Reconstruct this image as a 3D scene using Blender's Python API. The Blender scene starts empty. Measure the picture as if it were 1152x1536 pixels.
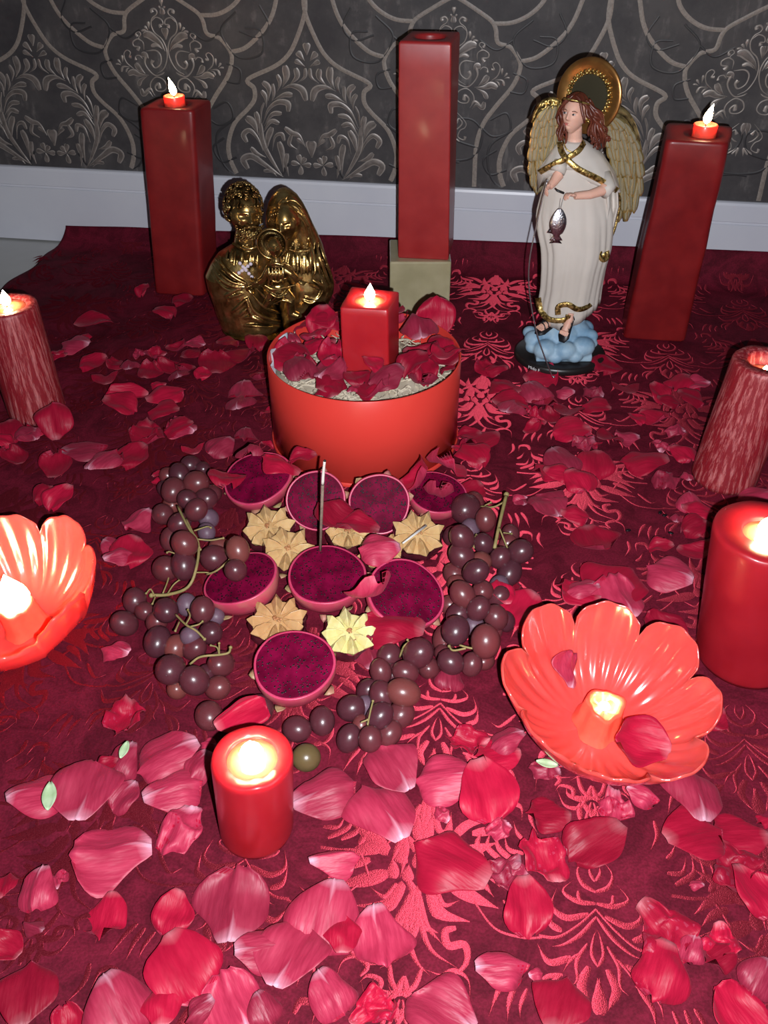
import bpy, bmesh, math, random
import numpy as np
from math import sin, cos, pi, radians, sqrt, exp
from mathutils import Vector, Matrix, Euler, noise
SC = bpy.context.scene
COL = SC.collection
rnd = random.Random(7)

# ---------------------------------------------------------------- camera
CF, CP, CH = 1353.0, radians(38), 0.80          # focal length in px of the 1152 px wide frame, pitch, height
cam_d = bpy.data.cameras.new('camera'); cam_d.sensor_fit = 'HORIZONTAL'; cam_d.sensor_width = 36
cam_d.lens = CF * 36 / 1152; cam_d.clip_start = .02
cam = bpy.data.objects.new('camera', cam_d); COL.objects.link(cam)
cam.location = (0, 0, CH); cam.rotation_euler = (pi/2 - CP, 0, 0)
SC.camera = cam
# ---------------------------------------------------------------- light
w = bpy.data.worlds.new('dark_room'); SC.world = w; w.use_nodes = True
w.node_tree.nodes['Background'].inputs[0].default_value = (.75, .8, 1, 1)
w.node_tree.nodes['Background'].inputs[1].default_value = .022
SC.view_settings.view_transform = 'Standard'; SC.view_settings.look = 'None'
SC.view_settings.gamma = 1; SC.view_settings.exposure = 0; SC.view_settings.use_curve_mapping = False
fl = bpy.data.lights.new('phone_flash', 'AREA'); fl.shape = 'DISK'; fl.size = .010; fl.energy = 22.5; fl.color = (.93, .95, 1)
flo = bpy.data.objects.new('phone_flash', fl); COL.objects.link(flo)
flo.location = (.035, .0, CH - .03); flo.rotation_euler = (pi/2 - CP + radians(9), 0, radians(-6))
def flame_light(loc, e, r=.006, color=(1, .50, .17)):
    d = bpy.data.lights.new('flame_light', 'POINT'); d.energy = e; d.shadow_soft_size = r; d.color = color
    o = bpy.data.objects.new('flame_light', d); COL.objects.link(o); o.location = loc; return o

# ---------------------------------------------------------------- rays
def ray(px, py):
    x = (px - 576) / CF; v = (768 - py) / CF
    return Vector((x, cos(CP) + v*sin(CP), -sin(CP) + v*cos(CP)))
def P(px, py, z=0.0):
    d = ray(px, py); t = (z - CH) / d.z; return Vector((d.x*t, d.y*t, z))
def PY(px, py, y):
    d = ray(px, py); t = y / d.y; return Vector((d.x*t, y, CH + d.z*t))
def mpp(p):                                     # metres per pixel at a point
    return (p[1]*cos(CP) - (p[2]-CH)*sin(CP)) / CF
def proj(p):
    q = p[2]-CH; F = p[1]*cos(CP) - q*sin(CP); return (576 + CF*p[0]/F, 768 - CF*(p[1]*sin(CP)+q*cos(CP))/F)
WD = Vector((.98861, -.15052, 0)); WN = Vector((-.15052, -.98861, 0)); W0 = Vector((0, 1.951, 0))
def WU(px, py):
    d = ray(px, py); t = W0.dot(WN) / d.dot(WN); p = d*t + Vector((0, 0, CH)); return ((p-W0).dot(WD), p.z)
def wpt(u, z, off=0): return W0 + WD*u + Vector((0, 0, z)) + WN*off
def CU(px, py):
    p = P(px, py); return ((p-W0).dot(WD), p.x*.15052 + p.y*.98861)
def cpt(u, v):                                  # cloth frame -> world xy
    q = W0 + WD*u; s = v - (q.x*.15052 + q.y*.98861); return (q.x + .15052*s, q.y + .98861*s)

# ---------------------------------------------------------------- materials
MATS = {}
def newmat(name):
    m = bpy.data.materials.new(name); m.use_nodes = True; nt = m.node_tree
    return m, nt, nt.nodes['Principled BSDF']
def N(nt, t, **kw):
    n = nt.nodes.new(t)
    for k, v in kw.items(): setattr(n, k, v)
    return n
def noise_tex(nt, scale, detail=4, rough=.55, obj=True, stretch=None, dist=0):
    tc = N(nt, 'ShaderNodeTexCoord'); n = N(nt, 'ShaderNodeTexNoise')
    n.inputs['Scale'].default_value = scale; n.inputs['Detail'].default_value = detail; n.inputs['Roughness'].default_value = rough
    n.inputs['Distortion'].default_value = dist
    src = tc.outputs['Object' if obj else 'Generated']
    if stretch:
        mp = N(nt, 'ShaderNodeMapping'); mp.inputs['Scale'].default_value = stretch
        nt.links.new(src, mp.inputs[0]); src = mp.outputs[0]
    nt.links.new(src, n.inputs['Vector']); return n
def ramp(nt, src, stops):
    r = N(nt, 'ShaderNodeValToRGB'); nt.links.new(src, r.inputs[0]); e = r.color_ramp.elements
    while len(e) < len(stops): e.new(.5)
    for i, (p, c) in enumerate(stops): e[i].position = p; e[i].color = (*c, 1) if len(c) == 3 else c
    return r
def mix(nt, fac, a, b, blend='MIX'):
    m = N(nt, 'ShaderNodeMix', data_type='RGBA', blend_type=blend)
    for s, v in ((m.inputs[0], fac), (m.inputs[6], a), (m.inputs[7], b)):
        if isinstance(v, (int, float)): s.default_value = v
        elif isinstance(v, tuple): s.default_value = (*v, 1)
        else: nt.links.new(v, s)
    return m.outputs[2]
def bump(nt, b, src, strength=.3, dist=.001):
    n = N(nt, 'ShaderNodeBump'); n.inputs['Strength'].default_value = strength; n.inputs['Distance'].default_value = dist
    nt.links.new(src, n.inputs['Height']); nt.links.new(n.outputs[0], b.inputs['Normal']); return n
def mat(name, color, rough=.5, metal=0, c2=None, scale=30, spec=.5, bmp=0, sss=0, sssr=(.02, .004, .003), coat=0, detail=4, stretch=None, lo=.35, hi=.65, bd=.0008, bscale=None, trans=0):
    if name in MATS: return MATS[name]
    m, nt, b = newmat(name)
    b.inputs['Roughness'].default_value = rough; b.inputs['Metallic'].default_value = metal
    b.inputs['Specular IOR Level'].default_value = spec; b.inputs['Base Color'].default_value = (*color, 1)
    if c2 is not None:
        n = noise_tex(nt, scale, detail, stretch=stretch); r = ramp(nt, n.outputs[0], [(lo, color), (hi, c2)])
        nt.links.new(r.outputs[0], b.inputs['Base Color'])
    if bmp:
        n2 = noise_tex(nt, bscale or scale*2, 5, stretch=stretch); bump(nt, b, n2.outputs[0], bmp, bd)
    if sss:
        b.inputs['Subsurface Weight'].default_value = sss; b.inputs['Subsurface Radius'].default_value = sssr; b.inputs['Subsurface Scale'].default_value = 1.0
    if coat: b.inputs['Coat Weight'].default_value = coat; b.inputs['Coat Roughness'].default_value = .12
    if trans: b.inputs['Transmission Weight'].default_value = trans
    MATS[name] = m; return m
def emis(name, color, s):
    m, nt, b = newmat(name); b.inputs['Base Color'].default_value = (*color, 1)
    b.inputs['Emission Color'].default_value = (*color, 1); b.inputs['Emission Strength'].default_value = s; MATS[name] = m; return m

# ---------------------------------------------------------------- mesh helpers
class MB:
    def __init__(s): s.v = []; s.f = []; s.a = []; s.mi = []
    def add(s, verts, faces, att=None, mi=0):
        o = len(s.v); s.v += [Vector(p) for p in verts]; s.f += [tuple(i+o for i in f) for f in faces]
        s.a += (list(att) if att is not None else [0.0]*len(verts)); s.mi += [mi]*len(faces); return s
    def grid(s, rows, closed_u=False, closed_v=False, att=None, mi=0):
        n = len(rows); m = len(rows[0]); vs = [p for r in rows for p in r]; fs = []
        for i in range(n if closed_v else n-1):
            for j in range(m if closed_u else m-1):
                a = i*m+j; b = i*m+(j+1) % m; c = ((i+1) % n)*m+(j+1) % m; d = ((i+1) % n)*m+j
                fs.append((a, b, c, d))
        return s.add(vs, fs, att, mi)
    def cap(s, ring_start, m, flip=False):
        f = tuple(range(ring_start, ring_start+m)); s.f.append(f[::-1] if flip else f); s.mi.append(0)
    def ell(s, c, r, rot=None, nu=16, nv=10, mi=0, a=0.0):
        c = Vector(c); r = (r, r, r) if isinstance(r, (int, float)) else r; R = rot.to_matrix() if rot is not None else None
        vs = []
        for i in range(nv+1):
            t = pi*i/nv
            for j in range(nu):
                p = 2*pi*j/nu; q = Vector((r[0]*sin(t)*cos(p), r[1]*sin(t)*sin(p), r[2]*cos(t)))
                vs.append(c + (R @ q if R else q))
        # collapse poles
        top = c + (R @ Vector((0, 0, r[2])) if R else Vector((0, 0, r[2]))); bot = c - (top - c)
        V = [top] + vs[nu:nu*nv] + [bot]; F = []
        for j in range(nu): F.append((0, 1+j, 1+(j+1) % nu))
        for i in range(nv-2):
            for j in range(nu):
                k = 1+i*nu; F.append((k+j, k+nu+j, k+nu+(j+1) % nu, k+(j+1) % nu))
        k = 1+(nv-2)*nu
        for j in range(nu): F.append((k+j, len(V)-1, k+(j+1) % nu))
        return s.add(V, F, [a]*len(V), mi)
    def tube(s, pts, rad, n=8, caps=True, flat=None, mi=0, a=0.0):
        pts = [Vector(p) for p in pts]; m = len(pts)
        rad = [rad]*m if isinstance(rad, (int, float)) else list(rad)
        if len(rad) != m: rad = [np.interp(i/(m-1), np.linspace(0, 1, len(rad)), rad) for i in range(m)]
        T = []
        for i in range(m):
            t = pts[min(i+1, m-1)] - pts[max(i-1, 0)]; T.append(t.normalized() if t.length > 1e-9 else Vector((0, 0, 1)))
        up = Vector((0, 0, 1)) if abs(T[0].z) < .9 else Vector((1, 0, 0)); x = T[0].cross(up).normalized()
        rows = []
        for i in range(m):
            x = (x - T[i]*x.dot(T[i])); x = x.normalized() if x.length > 1e-6 else T[i].orthogonal().normalized(); y = T[i].cross(x)
            rows.append([pts[i] + (x*cos(2*pi*j/n) + y*sin(2*pi*j/n)*(flat or 1))*max(rad[i], 1e-5) for j in range(n)])
        o = len(s.v); s.grid(rows, closed_u=True, att=[a]*(n*m), mi=mi)
        if caps:
            s.f.append(tuple(o+j for j in range(n))); s.f.append(tuple(o+(m-1)*n+j for j in range(n))[::-1]); s.mi += [mi, mi]
        return s
    def lathe(s, prof, c=(0, 0, 0), n=48, fn=None, mi=0, capb=False, capt=False):
        c = Vector(c); rows = []
        for k, (r, z) in enumerate(prof):
            row = []
            for j in range(n):
                t = 2*pi*j/n; rr, zz = (r, z) if fn is None else fn(r, z, t, k)
                row.append(c + Vector((rr*cos(t), rr*sin(t), zz)))
            rows.append(row)
        o = len(s.v); s.grid(rows, closed_u=True, mi=mi)
        if capb: s.f.append(tuple(o+j for j in range(n))[::-1]); s.mi.append(mi)
        if capt: s.f.append(tuple(o+(len(prof)-1)*n+j for j in range(n))); s.mi.append(mi)
        return s
    def box(s, lo, hi):
        x0, y0, z0 = lo; x1, y1, z1 = hi
        return s.add([(x0,y0,z0),(x1,y0,z0),(x1,y1,z0),(x0,y1,z0),(x0,y0,z1),(x1,y0,z1),(x1,y1,z1),(x0,y1,z1)],
                     [(3,2,1,0),(4,5,6,7),(0,1,5,4),(1,2,6,5),(2,3,7,6),(3,0,4,7)])
    def xf(s, M, start=0):
        for i in range(start, len(s.v)): s.v[i] = M @ s.v[i]
        return s
    def mesh(s, name, mats, smooth=True, fix=True):
        me = bpy.data.meshes.new(name); me.from_pydata([tuple(v) for v in s.v], [], s.f)
        mats = mats if isinstance(mats, (list, tuple)) else [mats]
        for m in mats: me.materials.append(m)
        if len(mats) > 1: me.polygons.foreach_set('material_index', s.mi)
        if any(s.a): at = me.attributes.new('t', 'FLOAT', 'POINT'); at.data.foreach_set('value', s.a)
        if fix:
            bm = bmesh.new(); bm.from_mesh(me)
            if fix == 'up':
                bm.normal_update()
                for q in bm.faces:
                    if q.normal.z < 0: q.normal_flip()
            else: bmesh.ops.recalc_face_normals(bm, faces=bm.faces)
            bm.to_mesh(me); bm.free()
        me.polygons.foreach_set('use_smooth', [smooth]*len(me.polygons)); me.update(); return me
def put(name, me, parent=None, loc=None):
    o = bpy.data.objects.new(name, me); COL.objects.link(o)
    if parent is not None: o.parent = parent
    if loc is not None: o.location = loc
    return o
def build(name, mb, mats, parent=None, smooth=True, local=True, kind=None, label=None, sharp=None, fix=True):
    """verts of mb are world coordinates; they are shifted into the parent's frame"""
    if parent is not None and local:
        p = parent; T = Vector((0, 0, 0))
        while p is not None: T += Vector(p.location); p = p.parent
        for i in range(len(mb.v)): mb.v[i] = mb.v[i] - T
    me = mb.mesh(name, mats, smooth, fix)
    if sharp is not None: sharpen(me, sharp)
    o = put(name, me, parent)
    if kind: o['kind'] = kind
    if label: o['label'] = label
    return o
def sharpen(me, deg=35):
    bm = bmesh.new(); bm.from_mesh(me)
    for e in bm.edges:
        e.smooth = not (len(e.link_faces) == 2 and e.calc_face_angle(0) > radians(deg))
    bm.to_mesh(me); bm.free()
def thing(name, label, cat, loc=(0, 0, 0), group=None):
    o = bpy.data.objects.new(name, None); o.empty_display_size = .01; COL.objects.link(o); o.location = loc
    return tag(o, label, cat, group)
def tag(o, label, cat, group=None, kind=None):
    if label: o['label'] = label
    if cat: o['category'] = cat
    if group: o['group'] = group
    if kind: o['kind'] = kind
    return o
def struct(name, mb, m, smooth=False, **k):
    o = build(name, mb, m, None, smooth, **k); o['kind'] = 'structure'; return o
def cat_rom(pts, n=8):
    pts = [Vector(p) for p in pts]
    if len(pts) < 3: return [pts[0].lerp(pts[-1], i/n) for i in range(n+1)]
    Q = [pts[0]*2-pts[1]] + pts + [pts[-1]*2-pts[-2]]; out = []
    for i in range(1, len(Q)-2):
        a, b, c, d = Q[i-1:i+3]
        for k in range(n):
            t = k/n; out.append(.5*((2*b) + (c-a)*t + (2*a-5*b+4*c-d)*t*t + (3*b-a-3*c+d)*t**3))
    out.append(pts[-1]); return out
def bevel_mod(o, w, seg=3):
    m = o.modifiers.new('bevel', 'BEVEL'); m.width = w; m.segments = seg; m.limit_method = 'ANGLE'; return m
def voxel(mb, name, mats, parent, size=.0015, smooth=2, label=None, fn=None):
    """fuse overlapping solids into one continuous skin"""
    T = Vector((0, 0, 0)); p = parent
    while p is not None: T += Vector(p.location); p = p.parent
    me = mb.mesh(name, mats); tmp = bpy.data.objects.new('t', me); COL.objects.link(tmp)
    r = tmp.modifiers.new('r', 'REMESH'); r.mode = 'VOXEL'; r.voxel_size = size; r.use_smooth_shade = True
    if smooth: s = tmp.modifiers.new('s', 'SMOOTH'); s.factor = .5; s.iterations = smooth
    bpy.context.view_layer.update()
    ev = tmp.evaluated_get(bpy.context.evaluated_depsgraph_get()); m2 = bpy.data.meshes.new_from_object(ev)
    bpy.data.objects.remove(tmp)
    n = len(m2.vertices); co = np.zeros(n*3); m2.vertices.foreach_get('co', co); co = co.reshape(-1, 3)
    if fn is not None: co = fn(co)
    co = co - np.array(T); m2.vertices.foreach_set('co', co.ravel())
    m2.materials.clear()
    for m in (mats if isinstance(mats, (list, tuple)) else [mats]): m2.materials.append(m)
    m2.polygons.foreach_set('use_smooth', [True]*len(m2.polygons)); m2.update(); m2.name = name
    o = put(name, m2, parent)
    if label: o['label'] = label
    return o
# flat ornament strokes: centreline + width -> embossed ribbon
def stroke(mb, pts, wd, fmap, h=.001, prof='leaf', n=6, rim=None, core=None):
    pts = cat_rom([(p[0], p[1], 0) for p in pts], n); m = len(pts); L = []
    for i, p in enumerate(pts):
        t = i/(m-1); d = (pts[min(i+1, m-1)] - pts[max(i-1, 0)]); d = d.normalized() if d.length else Vector((1, 0, 0))
        nn = Vector((-d.y, d.x, 0))
        if prof == 'leaf': ww = wd*.5*max(.06, sin(pi*min(1, .06+t*.94)**.62))
        elif prof == 'curl': ww = wd*.5*(.45+.75*exp(-((t)/.16)**2)) * (1 if t < .9 else (1-t)/.1*.8+.2)
        else: ww = wd*.5
        L.append((p, nn, ww))
    for k, (sc, h0, h1, B) in enumerate(((1, .0, h, mb),) if core is None else ((1, 0, h*.6, mb), (.62, h*.62, h, core))):
        vs = []
        for p, nn, ww in L:
            for s, hh in ((-1, h0), (0, h1), (1, h0)): q = p + nn*ww*s*sc; vs.append(fmap(q.x, q.y, hh))
        fs = []
        for i in range(m-1):
            a = i*3; fs += [(a, a+1, a+4, a+3), (a+1, a+2, a+5, a+4)]
        B.add(vs, fs)
# ================================================================ room shell
def wall_mat():
    m, nt, b = newmat('wallpaper')
    n = noise_tex(nt, 9, 8, .7); n2 = noise_tex(nt, 60, 4, .6, stretch=(1, 1, .25))
    r = ramp(nt, n.outputs[0], [(.40, (.045, .041, .044)), (.62, (.075, .068, .068))])
    r2 = ramp(nt, n2.outputs[0], [(.52, (0, 0, 0)), (.68, (1, 1, 1))])
    mm = N(nt, 'ShaderNodeMath', operation='MULTIPLY'); nt.links.new(r2.outputs[0], mm.inputs[0])
    r3 = ramp(nt, n.outputs[0], [(.5, (0, 0, 0)), (.6, (1, 1, 1))]); nt.links.new(r3.outputs[0], mm.inputs[1])
    c = mix(nt, mm.outputs[0], r.outputs[0], (.15, .135, .13)); nt.links.new(c, b.inputs['Base Color'])
    b.inputs['Roughness'].default_value = .6; b.inputs['Specular IOR Level'].default_value = .3
    bump(nt, b, n2.outputs[0], .3, .0006); return m
M_wall = wall_mat()
M_line = mat('wallpaper_line', (.20, .165, .14), .5, c2=(.27, .23, .20), scale=250, bmp=.4, bd=.0005)
M_rim = mat('wallpaper_relief_rim', (.27, .235, .21), .42, c2=(.34, .30, .275), scale=60, metal=.25)
M_core = mat('wallpaper_relief_core', (.105, .088, .08), .5, c2=(.19, .16, .145), scale=70, metal=.15, bmp=.3)
M_swirl = mat('wallpaper_dark_swirl', (.026, .024, .026), .5)
M_board = mat('white_skirting', (.62, .63, .70), .35, c2=(.66, .67, .73), scale=8)
M_floor = mat('pale_floor_tile', (.52, .52, .50), .25, c2=(.58, .58, .56), scale=6)

f = MB().box((-1.9, -.4, -.02), (1.9, 2.4, -.004)); struct('floor', f, M_floor)
WL, WR, WTOP = -1.75, 1.75, 1.5
f = MB(); f.add([wpt(WL, 0), wpt(WR, 0), wpt(WR, WTOP), wpt(WL, WTOP), wpt(WL, 0, -.06), wpt(WR, 0, -.06), wpt(WR, WTOP, -.06), wpt(WL, WTOP, -.06)],
      [(0, 1, 2, 3), (5, 4, 7, 6), (1, 5, 6, 2), (4, 0, 3, 7), (3, 2, 6, 7), (4, 5, 1, 0)])
wall = struct('wall_back', f, M_wall)
bb = MB()
prof = [(.000, .0005), (.000, .0118), (.121, .0118), (.1225, .009), (.126, .009), (.1275, .0110), (.160, .0105), (.165, .009), (.167, .005), (.167, .0005)]
bb.grid([[wpt(u, z, o) for z, o in prof] for u in (WL, WR)])
base = struct('baseboard_back', bb, M_board)

# ---- wallpaper ornament, worked out once in wall coordinates then repeated (half-drop)
WP, WV, UW, UC = .578, .78, -.155, .134
rimT, coreT, lineT, swT = MB(), MB(), MB(), MB()
def wreath_map(x, y, h):
    ax = 500 + (y-80)*.052; u, z = WU(350 + (x-(ax-520))/4.608, 50 + y/4.608); u0, _ = WU(350+520/4.608, 50 + y/4.608)
    return Vector((u-u0, z, h))
WREATH = [
 ([(500,68),(503,100),(505,150)],52),([(435,128),(455,150),(488,190)],44),([(420,188),(445,200),(490,228)],36),
 ([(492,240),(490,300),(440,340)],26),([(425,240),(435,300),(385,355)],42),([(350,222),(362,300),(335,372)],52),([(298,285),(318,340),(300,402)],30),
 ([(500,465),(470,390),(400,362),(330,385)],48),([(405,425),(350,425),(268,462)],40),([(198,335),(240,380),(238,465)],42),([(268,348),(275,420),(262,470)],26),
 ([(190,395),(218,440),(225,510)],32),([(376,540),(372,485),(305,475),(240,525),(200,625)],42),([(332,552),(265,560),(208,640)],34),([(314,622),(255,608),(203,690)],34),
 ([(208,478),(190,540),(192,640)],16),([(150,542),(168,600),(182,690)],38),([(85,580),(135,620),(172,705)],54),([(92,752),(68,700),(110,670),(165,725),(205,810)],38),
 ([(265,648),(238,720),(232,800)],46),([(350,742),(330,695),(285,715),(268,810)],28),([(312,748),(335,830),(345,960)],44),([(370,828),(360,900),(382,985)],38),
 ([(118,788),(160,830),(225,855)],34),([(100,935),(68,870),(125,848),(200,895),(285,955),(345,990)],48),([(208,948),(260,950),(300,985)],26),
 ([(352,650),(400,688),(450,705),(495,775)],38),([(400,700),(385,765),(440,800)],28),([(438,728),(470,750),(498,785)],26),([(541,745),(543,790),(543,858)],64),
 ([(448,838),(455,865),(465,900)],38),([(495,858),(482,880),(466,903)],38),([(535,912),(505,908),(468,906)],38),([(465,975),(466,940),(464,908)],38),([(398,892),(430,898),(462,905)],38),
 ([(185,620),(205,760),(280,900),(350,1000)],34)]
for pts, wd in WREATH:
    p0 = wreath_map(pts[0][0], pts[0][1], 0)
    stroke(rimT, pts, wd, wreath_map, .0022, 'leaf', 5, core=coreT)
def cart_map(x, y, h):
    ax = 490 + .137*y; u, z = WU(160+x/6.4, y/6.4); u0, _ = WU(160+ax/6.4, y/6.4); return Vector((u-u0, z, h))
CART = [
 ([(492,-10),(494,20),(496,55)],34,'leaf'),([(503,135),(505,100),(500,70)],50,'leaf'),([(468,55),(480,70),(494,88)],18,'leaf'),
 ([(410,118),(398,95),(425,82),(452,108),(445,140),(408,172),(398,235),(430,310),(500,372),(545,465),(552,565),(520,660),(455,705)],26,'curl'),
 ([(490,262),(478,235),(512,230),(495,185),(440,165),(402,205)],26,'curl'),([(537,268),(538,320),(545,378)],56,'leaf'),
 ([(370,205),(372,240),(380,275)],28,'leaf'),([(333,248),(350,265),(370,290)],24,'leaf'),([(306,292),(335,288),(368,302)],24,'leaf'),
 ([(325,335),(370,330),(430,370),(490,420),(535,490)],74,'leaf'),([(400,440),(450,430),(510,470)],40,'leaf'),
 ([(268,350),(250,320),(280,302),(300,330),(278,365),(322,405),(332,475)],20,'curl'),([(268,480),(285,450),(235,440),(225,400),(270,372),(318,398)],30,'curl'),
 ([(418,575),(405,610),(440,650),(490,610),(490,530),(440,482),(350,488)],30,'curl'),([(350,520),(340,600),(380,672),(440,722),(500,712),(530,690)],26,'curl'),
 ([(305,520),(345,525),(375,560)],56,'leaf'),([(252,575),(250,540),(285,530),(318,560)],22,'curl'),
 ([(215,545),(190,545),(200,500),(165,480),(138,520),(165,598),(232,655)],22,'curl'),([(118,528),(125,560),(128,595)],22,'leaf'),([(78,568),(95,588),(115,612)],20,'leaf'),([(62,612),(85,612),(112,622)],18,'leaf'),
 ([(118,688),(130,640),(195,640)],24,'leaf'),([(160,690),(170,660),(195,650)],18,'leaf'),
 ([(250,605),(290,660),(345,705)],52,'leaf'),([(180,712),(230,690),(290,715),(380,722)],62,'leaf'),([(282,822),(300,770),(365,728)],46,'leaf'),
 ([(485,848),(470,800),(440,830),(460,870),(520,870),(550,830),(520,765),(450,738),(400,785),(398,850),(440,915)],26,'curl'),
 ([(305,850),(330,905),(375,880),(420,925)],44,'leaf'),([(340,890),(390,850),(430,900)],30,'leaf'),
 ([(610,960),(612,1010),(616,1070)],56,'leaf'),([(575,1060),(545,1020),(520,1060),(560,1110),(600,1130)],26,'curl'),([(505,1180),(520,1215),(570,1190),(545,1130),(500,1100),(490,1050),(560,960)],20,'curl'),
 ([(628,1180),(630,1215),(632,1260)],26,'leaf'),([(595,1240),(610,1215),(626,1185)],22,'leaf'),([(560,1235),(585,1215),(620,1180)],20,'leaf')]
for pts, wd, pr in CART: stroke(rimT, pts, wd, cart_map, .0022, pr, 5, core=coreT if wd > 40 else None)
rimW = MB(); 
def pxline(B, pts, wd, axis, mp=None):
    def fm(x, y, h):
        u, z = WU(x, y); return Vector((u-axis, z, h))
    stroke(B, pts, wd, fm, .0009, 'flat', 6)
LINES_W = [[(457,-14),(457,20),(443,63),(430,85),(411,100),(372,119),(381,132),(382,148),(373,162),(352,185),(343,215),(346,240),(357,264)]]
for l in LINES_W: pxline(lineT, l, 6.6, UW)
# column lines measured at the cartouche beside the tall candle (axis px 685)
def k(x, y): return (560+x/3.84, y/3.84)
LINES_C = [[k(470,-20),k(510,0),k(600,60),k(680,120),k(706,170),k(718,245),k(790,272),k(838,340),k(845,400),k(800,500),k(700,620),k(630,720),k(592,850),k(580,1075)],
           [k(685,136),k(800,130),k(900,85),k(975,15),k(1010,-60)], [k(845,356),k(950,325),k(1080,220),k(1152,125),(874,0),(880,-14)]]
for l in LINES_C: pxline(lineT, l, 6.6, UC)
# stroke widths were given in crop pixels: the maps above already scale them to the wall
SWIRL = [[(230,200),(260,190),(262,165),(235,160),(222,180),(240,215),(290,225)],[(800,30),(770,60),(790,100),(830,95),(835,60),(810,55)],[(120,230),(150,260),(210,250),(215,200),(180,170)],
         [(735,180),(760,170),(765,195),(740,205),(720,190)],[(745,225),(725,240),(735,262),(760,255)],[(770,110),(790,120),(785,140),(765,138)],[(800,60),(830,70),(850,50),(840,20)],[(720,60),(745,75),(770,60)]]
for l in SWIRL:
    pxline(swT, l, 3.5, UC) if l[0][0] > 600 else pxline(swT, l, 3.5, -.44)
def repeat(T, u0, name, m, kcols, rows, B):
    for kk in kcols:
        for r in rows:
            for sg in (1, -1):
                uu = u0 + kk*WP + (r % 2)*WP/2; zz = r*WV/2
                vs = [wpt(uu + sg*v.x, v.y+zz, .0004+v.z) for v in T.v]
                if max(v.z for v in vs) > WTOP or uu < WL+.35 or uu > WR-.35: continue
                idx = [i for i, v in enumerate(vs)]
                fs = [f for f in T.f if min(vs[i].z for i in f) > .168]
                B.add(vs, fs)
def split_repeat(name, m, parts):
    B = MB()
    for T, u0, rows in parts: repeat(T, u0, name, m, range(-3, 4), rows, B)
    B.f = [f for f in B.f]; used = sorted({i for f in B.f for i in f}); mp = {a: b for b, a in enumerate(used)}
    B.v = [B.v[i] for i in used]; B.f = [tuple(mp[i] for i in f) for f in B.f]; B.a = [0]*len(B.v); B.mi = [0]*len(B.f)
    o = build(name, B, m, wall); o['kind'] = 'stuff'; return o
# wreath templates are relative to the wreath axis, cartouche ones to the cartouche axis
rimW_, coreW_, lineW_ = MB(), MB(), MB(); rimC_, coreC_, lineC_ = MB(), MB(), MB()
for pts, wd in WREATH: stroke(rimW_, pts, wd, wreath_map, .0022, 'leaf', 5, core=coreW_)
for pts, wd, pr in CART: stroke(rimC_, pts, wd, cart_map, .0020, pr, 5, core=coreC_ if wd > 40 else None)
for l in LINES_W: pxline(lineW_, l, 6.6, UW)
for l in LINES_C: pxline(lineC_, l, 6.6, UC)
split_repeat('relief_ornament', M_rim, [(rimW_, UW, (0, 1, 2)), (rimC_, UC, (0, 1, 2))])
split_repeat('relief_ornament', M_core, [(coreW_, UW, (0, 1, 2)), (coreC_, UC, (0, 1, 2))])
split_repeat('ogee_line', M_line, [(lineW_, UW, (0, 1, 2)), (lineC_, UC, (0, 1, 2))])
split_repeat('dark_scroll', M_swirl, [(swT, UC, (0, 1, 2))])

# ================================================================ tablecloth
def cz(x, y):
    """height of the cloth"""
    v = x*.15052 + y*.98861; u = x*.98861 - (y-1.951)*.15052
    z = .0016*noise.noise(Vector((x*5, y*5, 1.7))) + 0*noise.noise(Vector((x*17, y*17, 4.1)))
    g = exp(-((x+.55)/.28)**2) * exp(-((y-.45)/.35)**2)
    z += .006*g*sin(26*x + 38*y + 3*noise.noise(Vector((x*4, y*4, 9)))) + .003*exp(-((x-.62)/.2)**2)*exp(-((y-.6)/.4)**2)*sin(60*x-20*y)
    z += .0045*exp(-((x+.55)/.3)**2)*exp(-((y-1.5)/.4)**2)*sin(18*x-22*y)
    e = max(0, (v-1.86)/.055); z += (.036 + .022*(u+.7)) * min(1, e)**2
    return z + .0015
def cloth_mat(name, c1, c2, rough, aniso=None, spec=.4, scale=500, sheen=0, metal=0):
    m, nt, b = newmat(name)
    n = noise_tex(nt, scale, 2, .5); r = ramp(nt, n.outputs[0], [(.35, c1), (.65, c2)])
    nb = noise_tex(nt, 16, 6, .72, dist=1.2); rb = ramp(nt, nb.outputs[0], [(.40, (.62, .60, .62)), (.60, (1.12, 1.1, 1.1))]); cc = mix(nt, 1.0, r.outputs[0], rb.outputs[0], 'MULTIPLY'); nt.links.new(cc if not aniso else r.outputs[0], b.inputs['Base Color'])
    b.inputs['Roughness'].default_value = rough; b.inputs['Specular IOR Level'].default_value = spec; b.inputs['Metallic'].default_value = metal
    if aniso:
        b.inputs['Anisotropic'].default_value = aniso[0]
        cv = N(nt, 'ShaderNodeCombineXYZ'); cv.inputs[0].default_value, cv.inputs[1].default_value = aniso[1]; nt.links.new(cv.outputs[0], b.inputs['Tangent'])
        b.inputs['Specular Tint'].default_value = (1, .35, .42, 1)
    if sheen: b.inputs['Sheen Weight'].default_value = sheen; b.inputs['Sheen Tint'].default_value = (1, .1, .2, 1); b.inputs['Sheen Roughness'].default_value = .4
    bump(nt, b, n.outputs[0], .5, .0006); return m
M_cloth = cloth_mat('crimson_cloth', (.105, .006, .016), (.15, .008, .024), .75, None, .12, 420)
M_satin = cloth_mat('satin_figure', (.36, .022, .045), (.50, .05, .08), .62, (1.0, (-.1505, -.9886)), .9, 900, metal=.80)
c0 = P(95, 340, .03); c1 = P(-4, 436, .0)
def uv_of(p): return ((p-W0).dot(WD), p.x*.15052+p.y*.98861)
ua, va = uv_of(c0); ub, vb = uv_of(c1)
VB = 1.9125
rows = []
NV, NU = 230, 260
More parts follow.
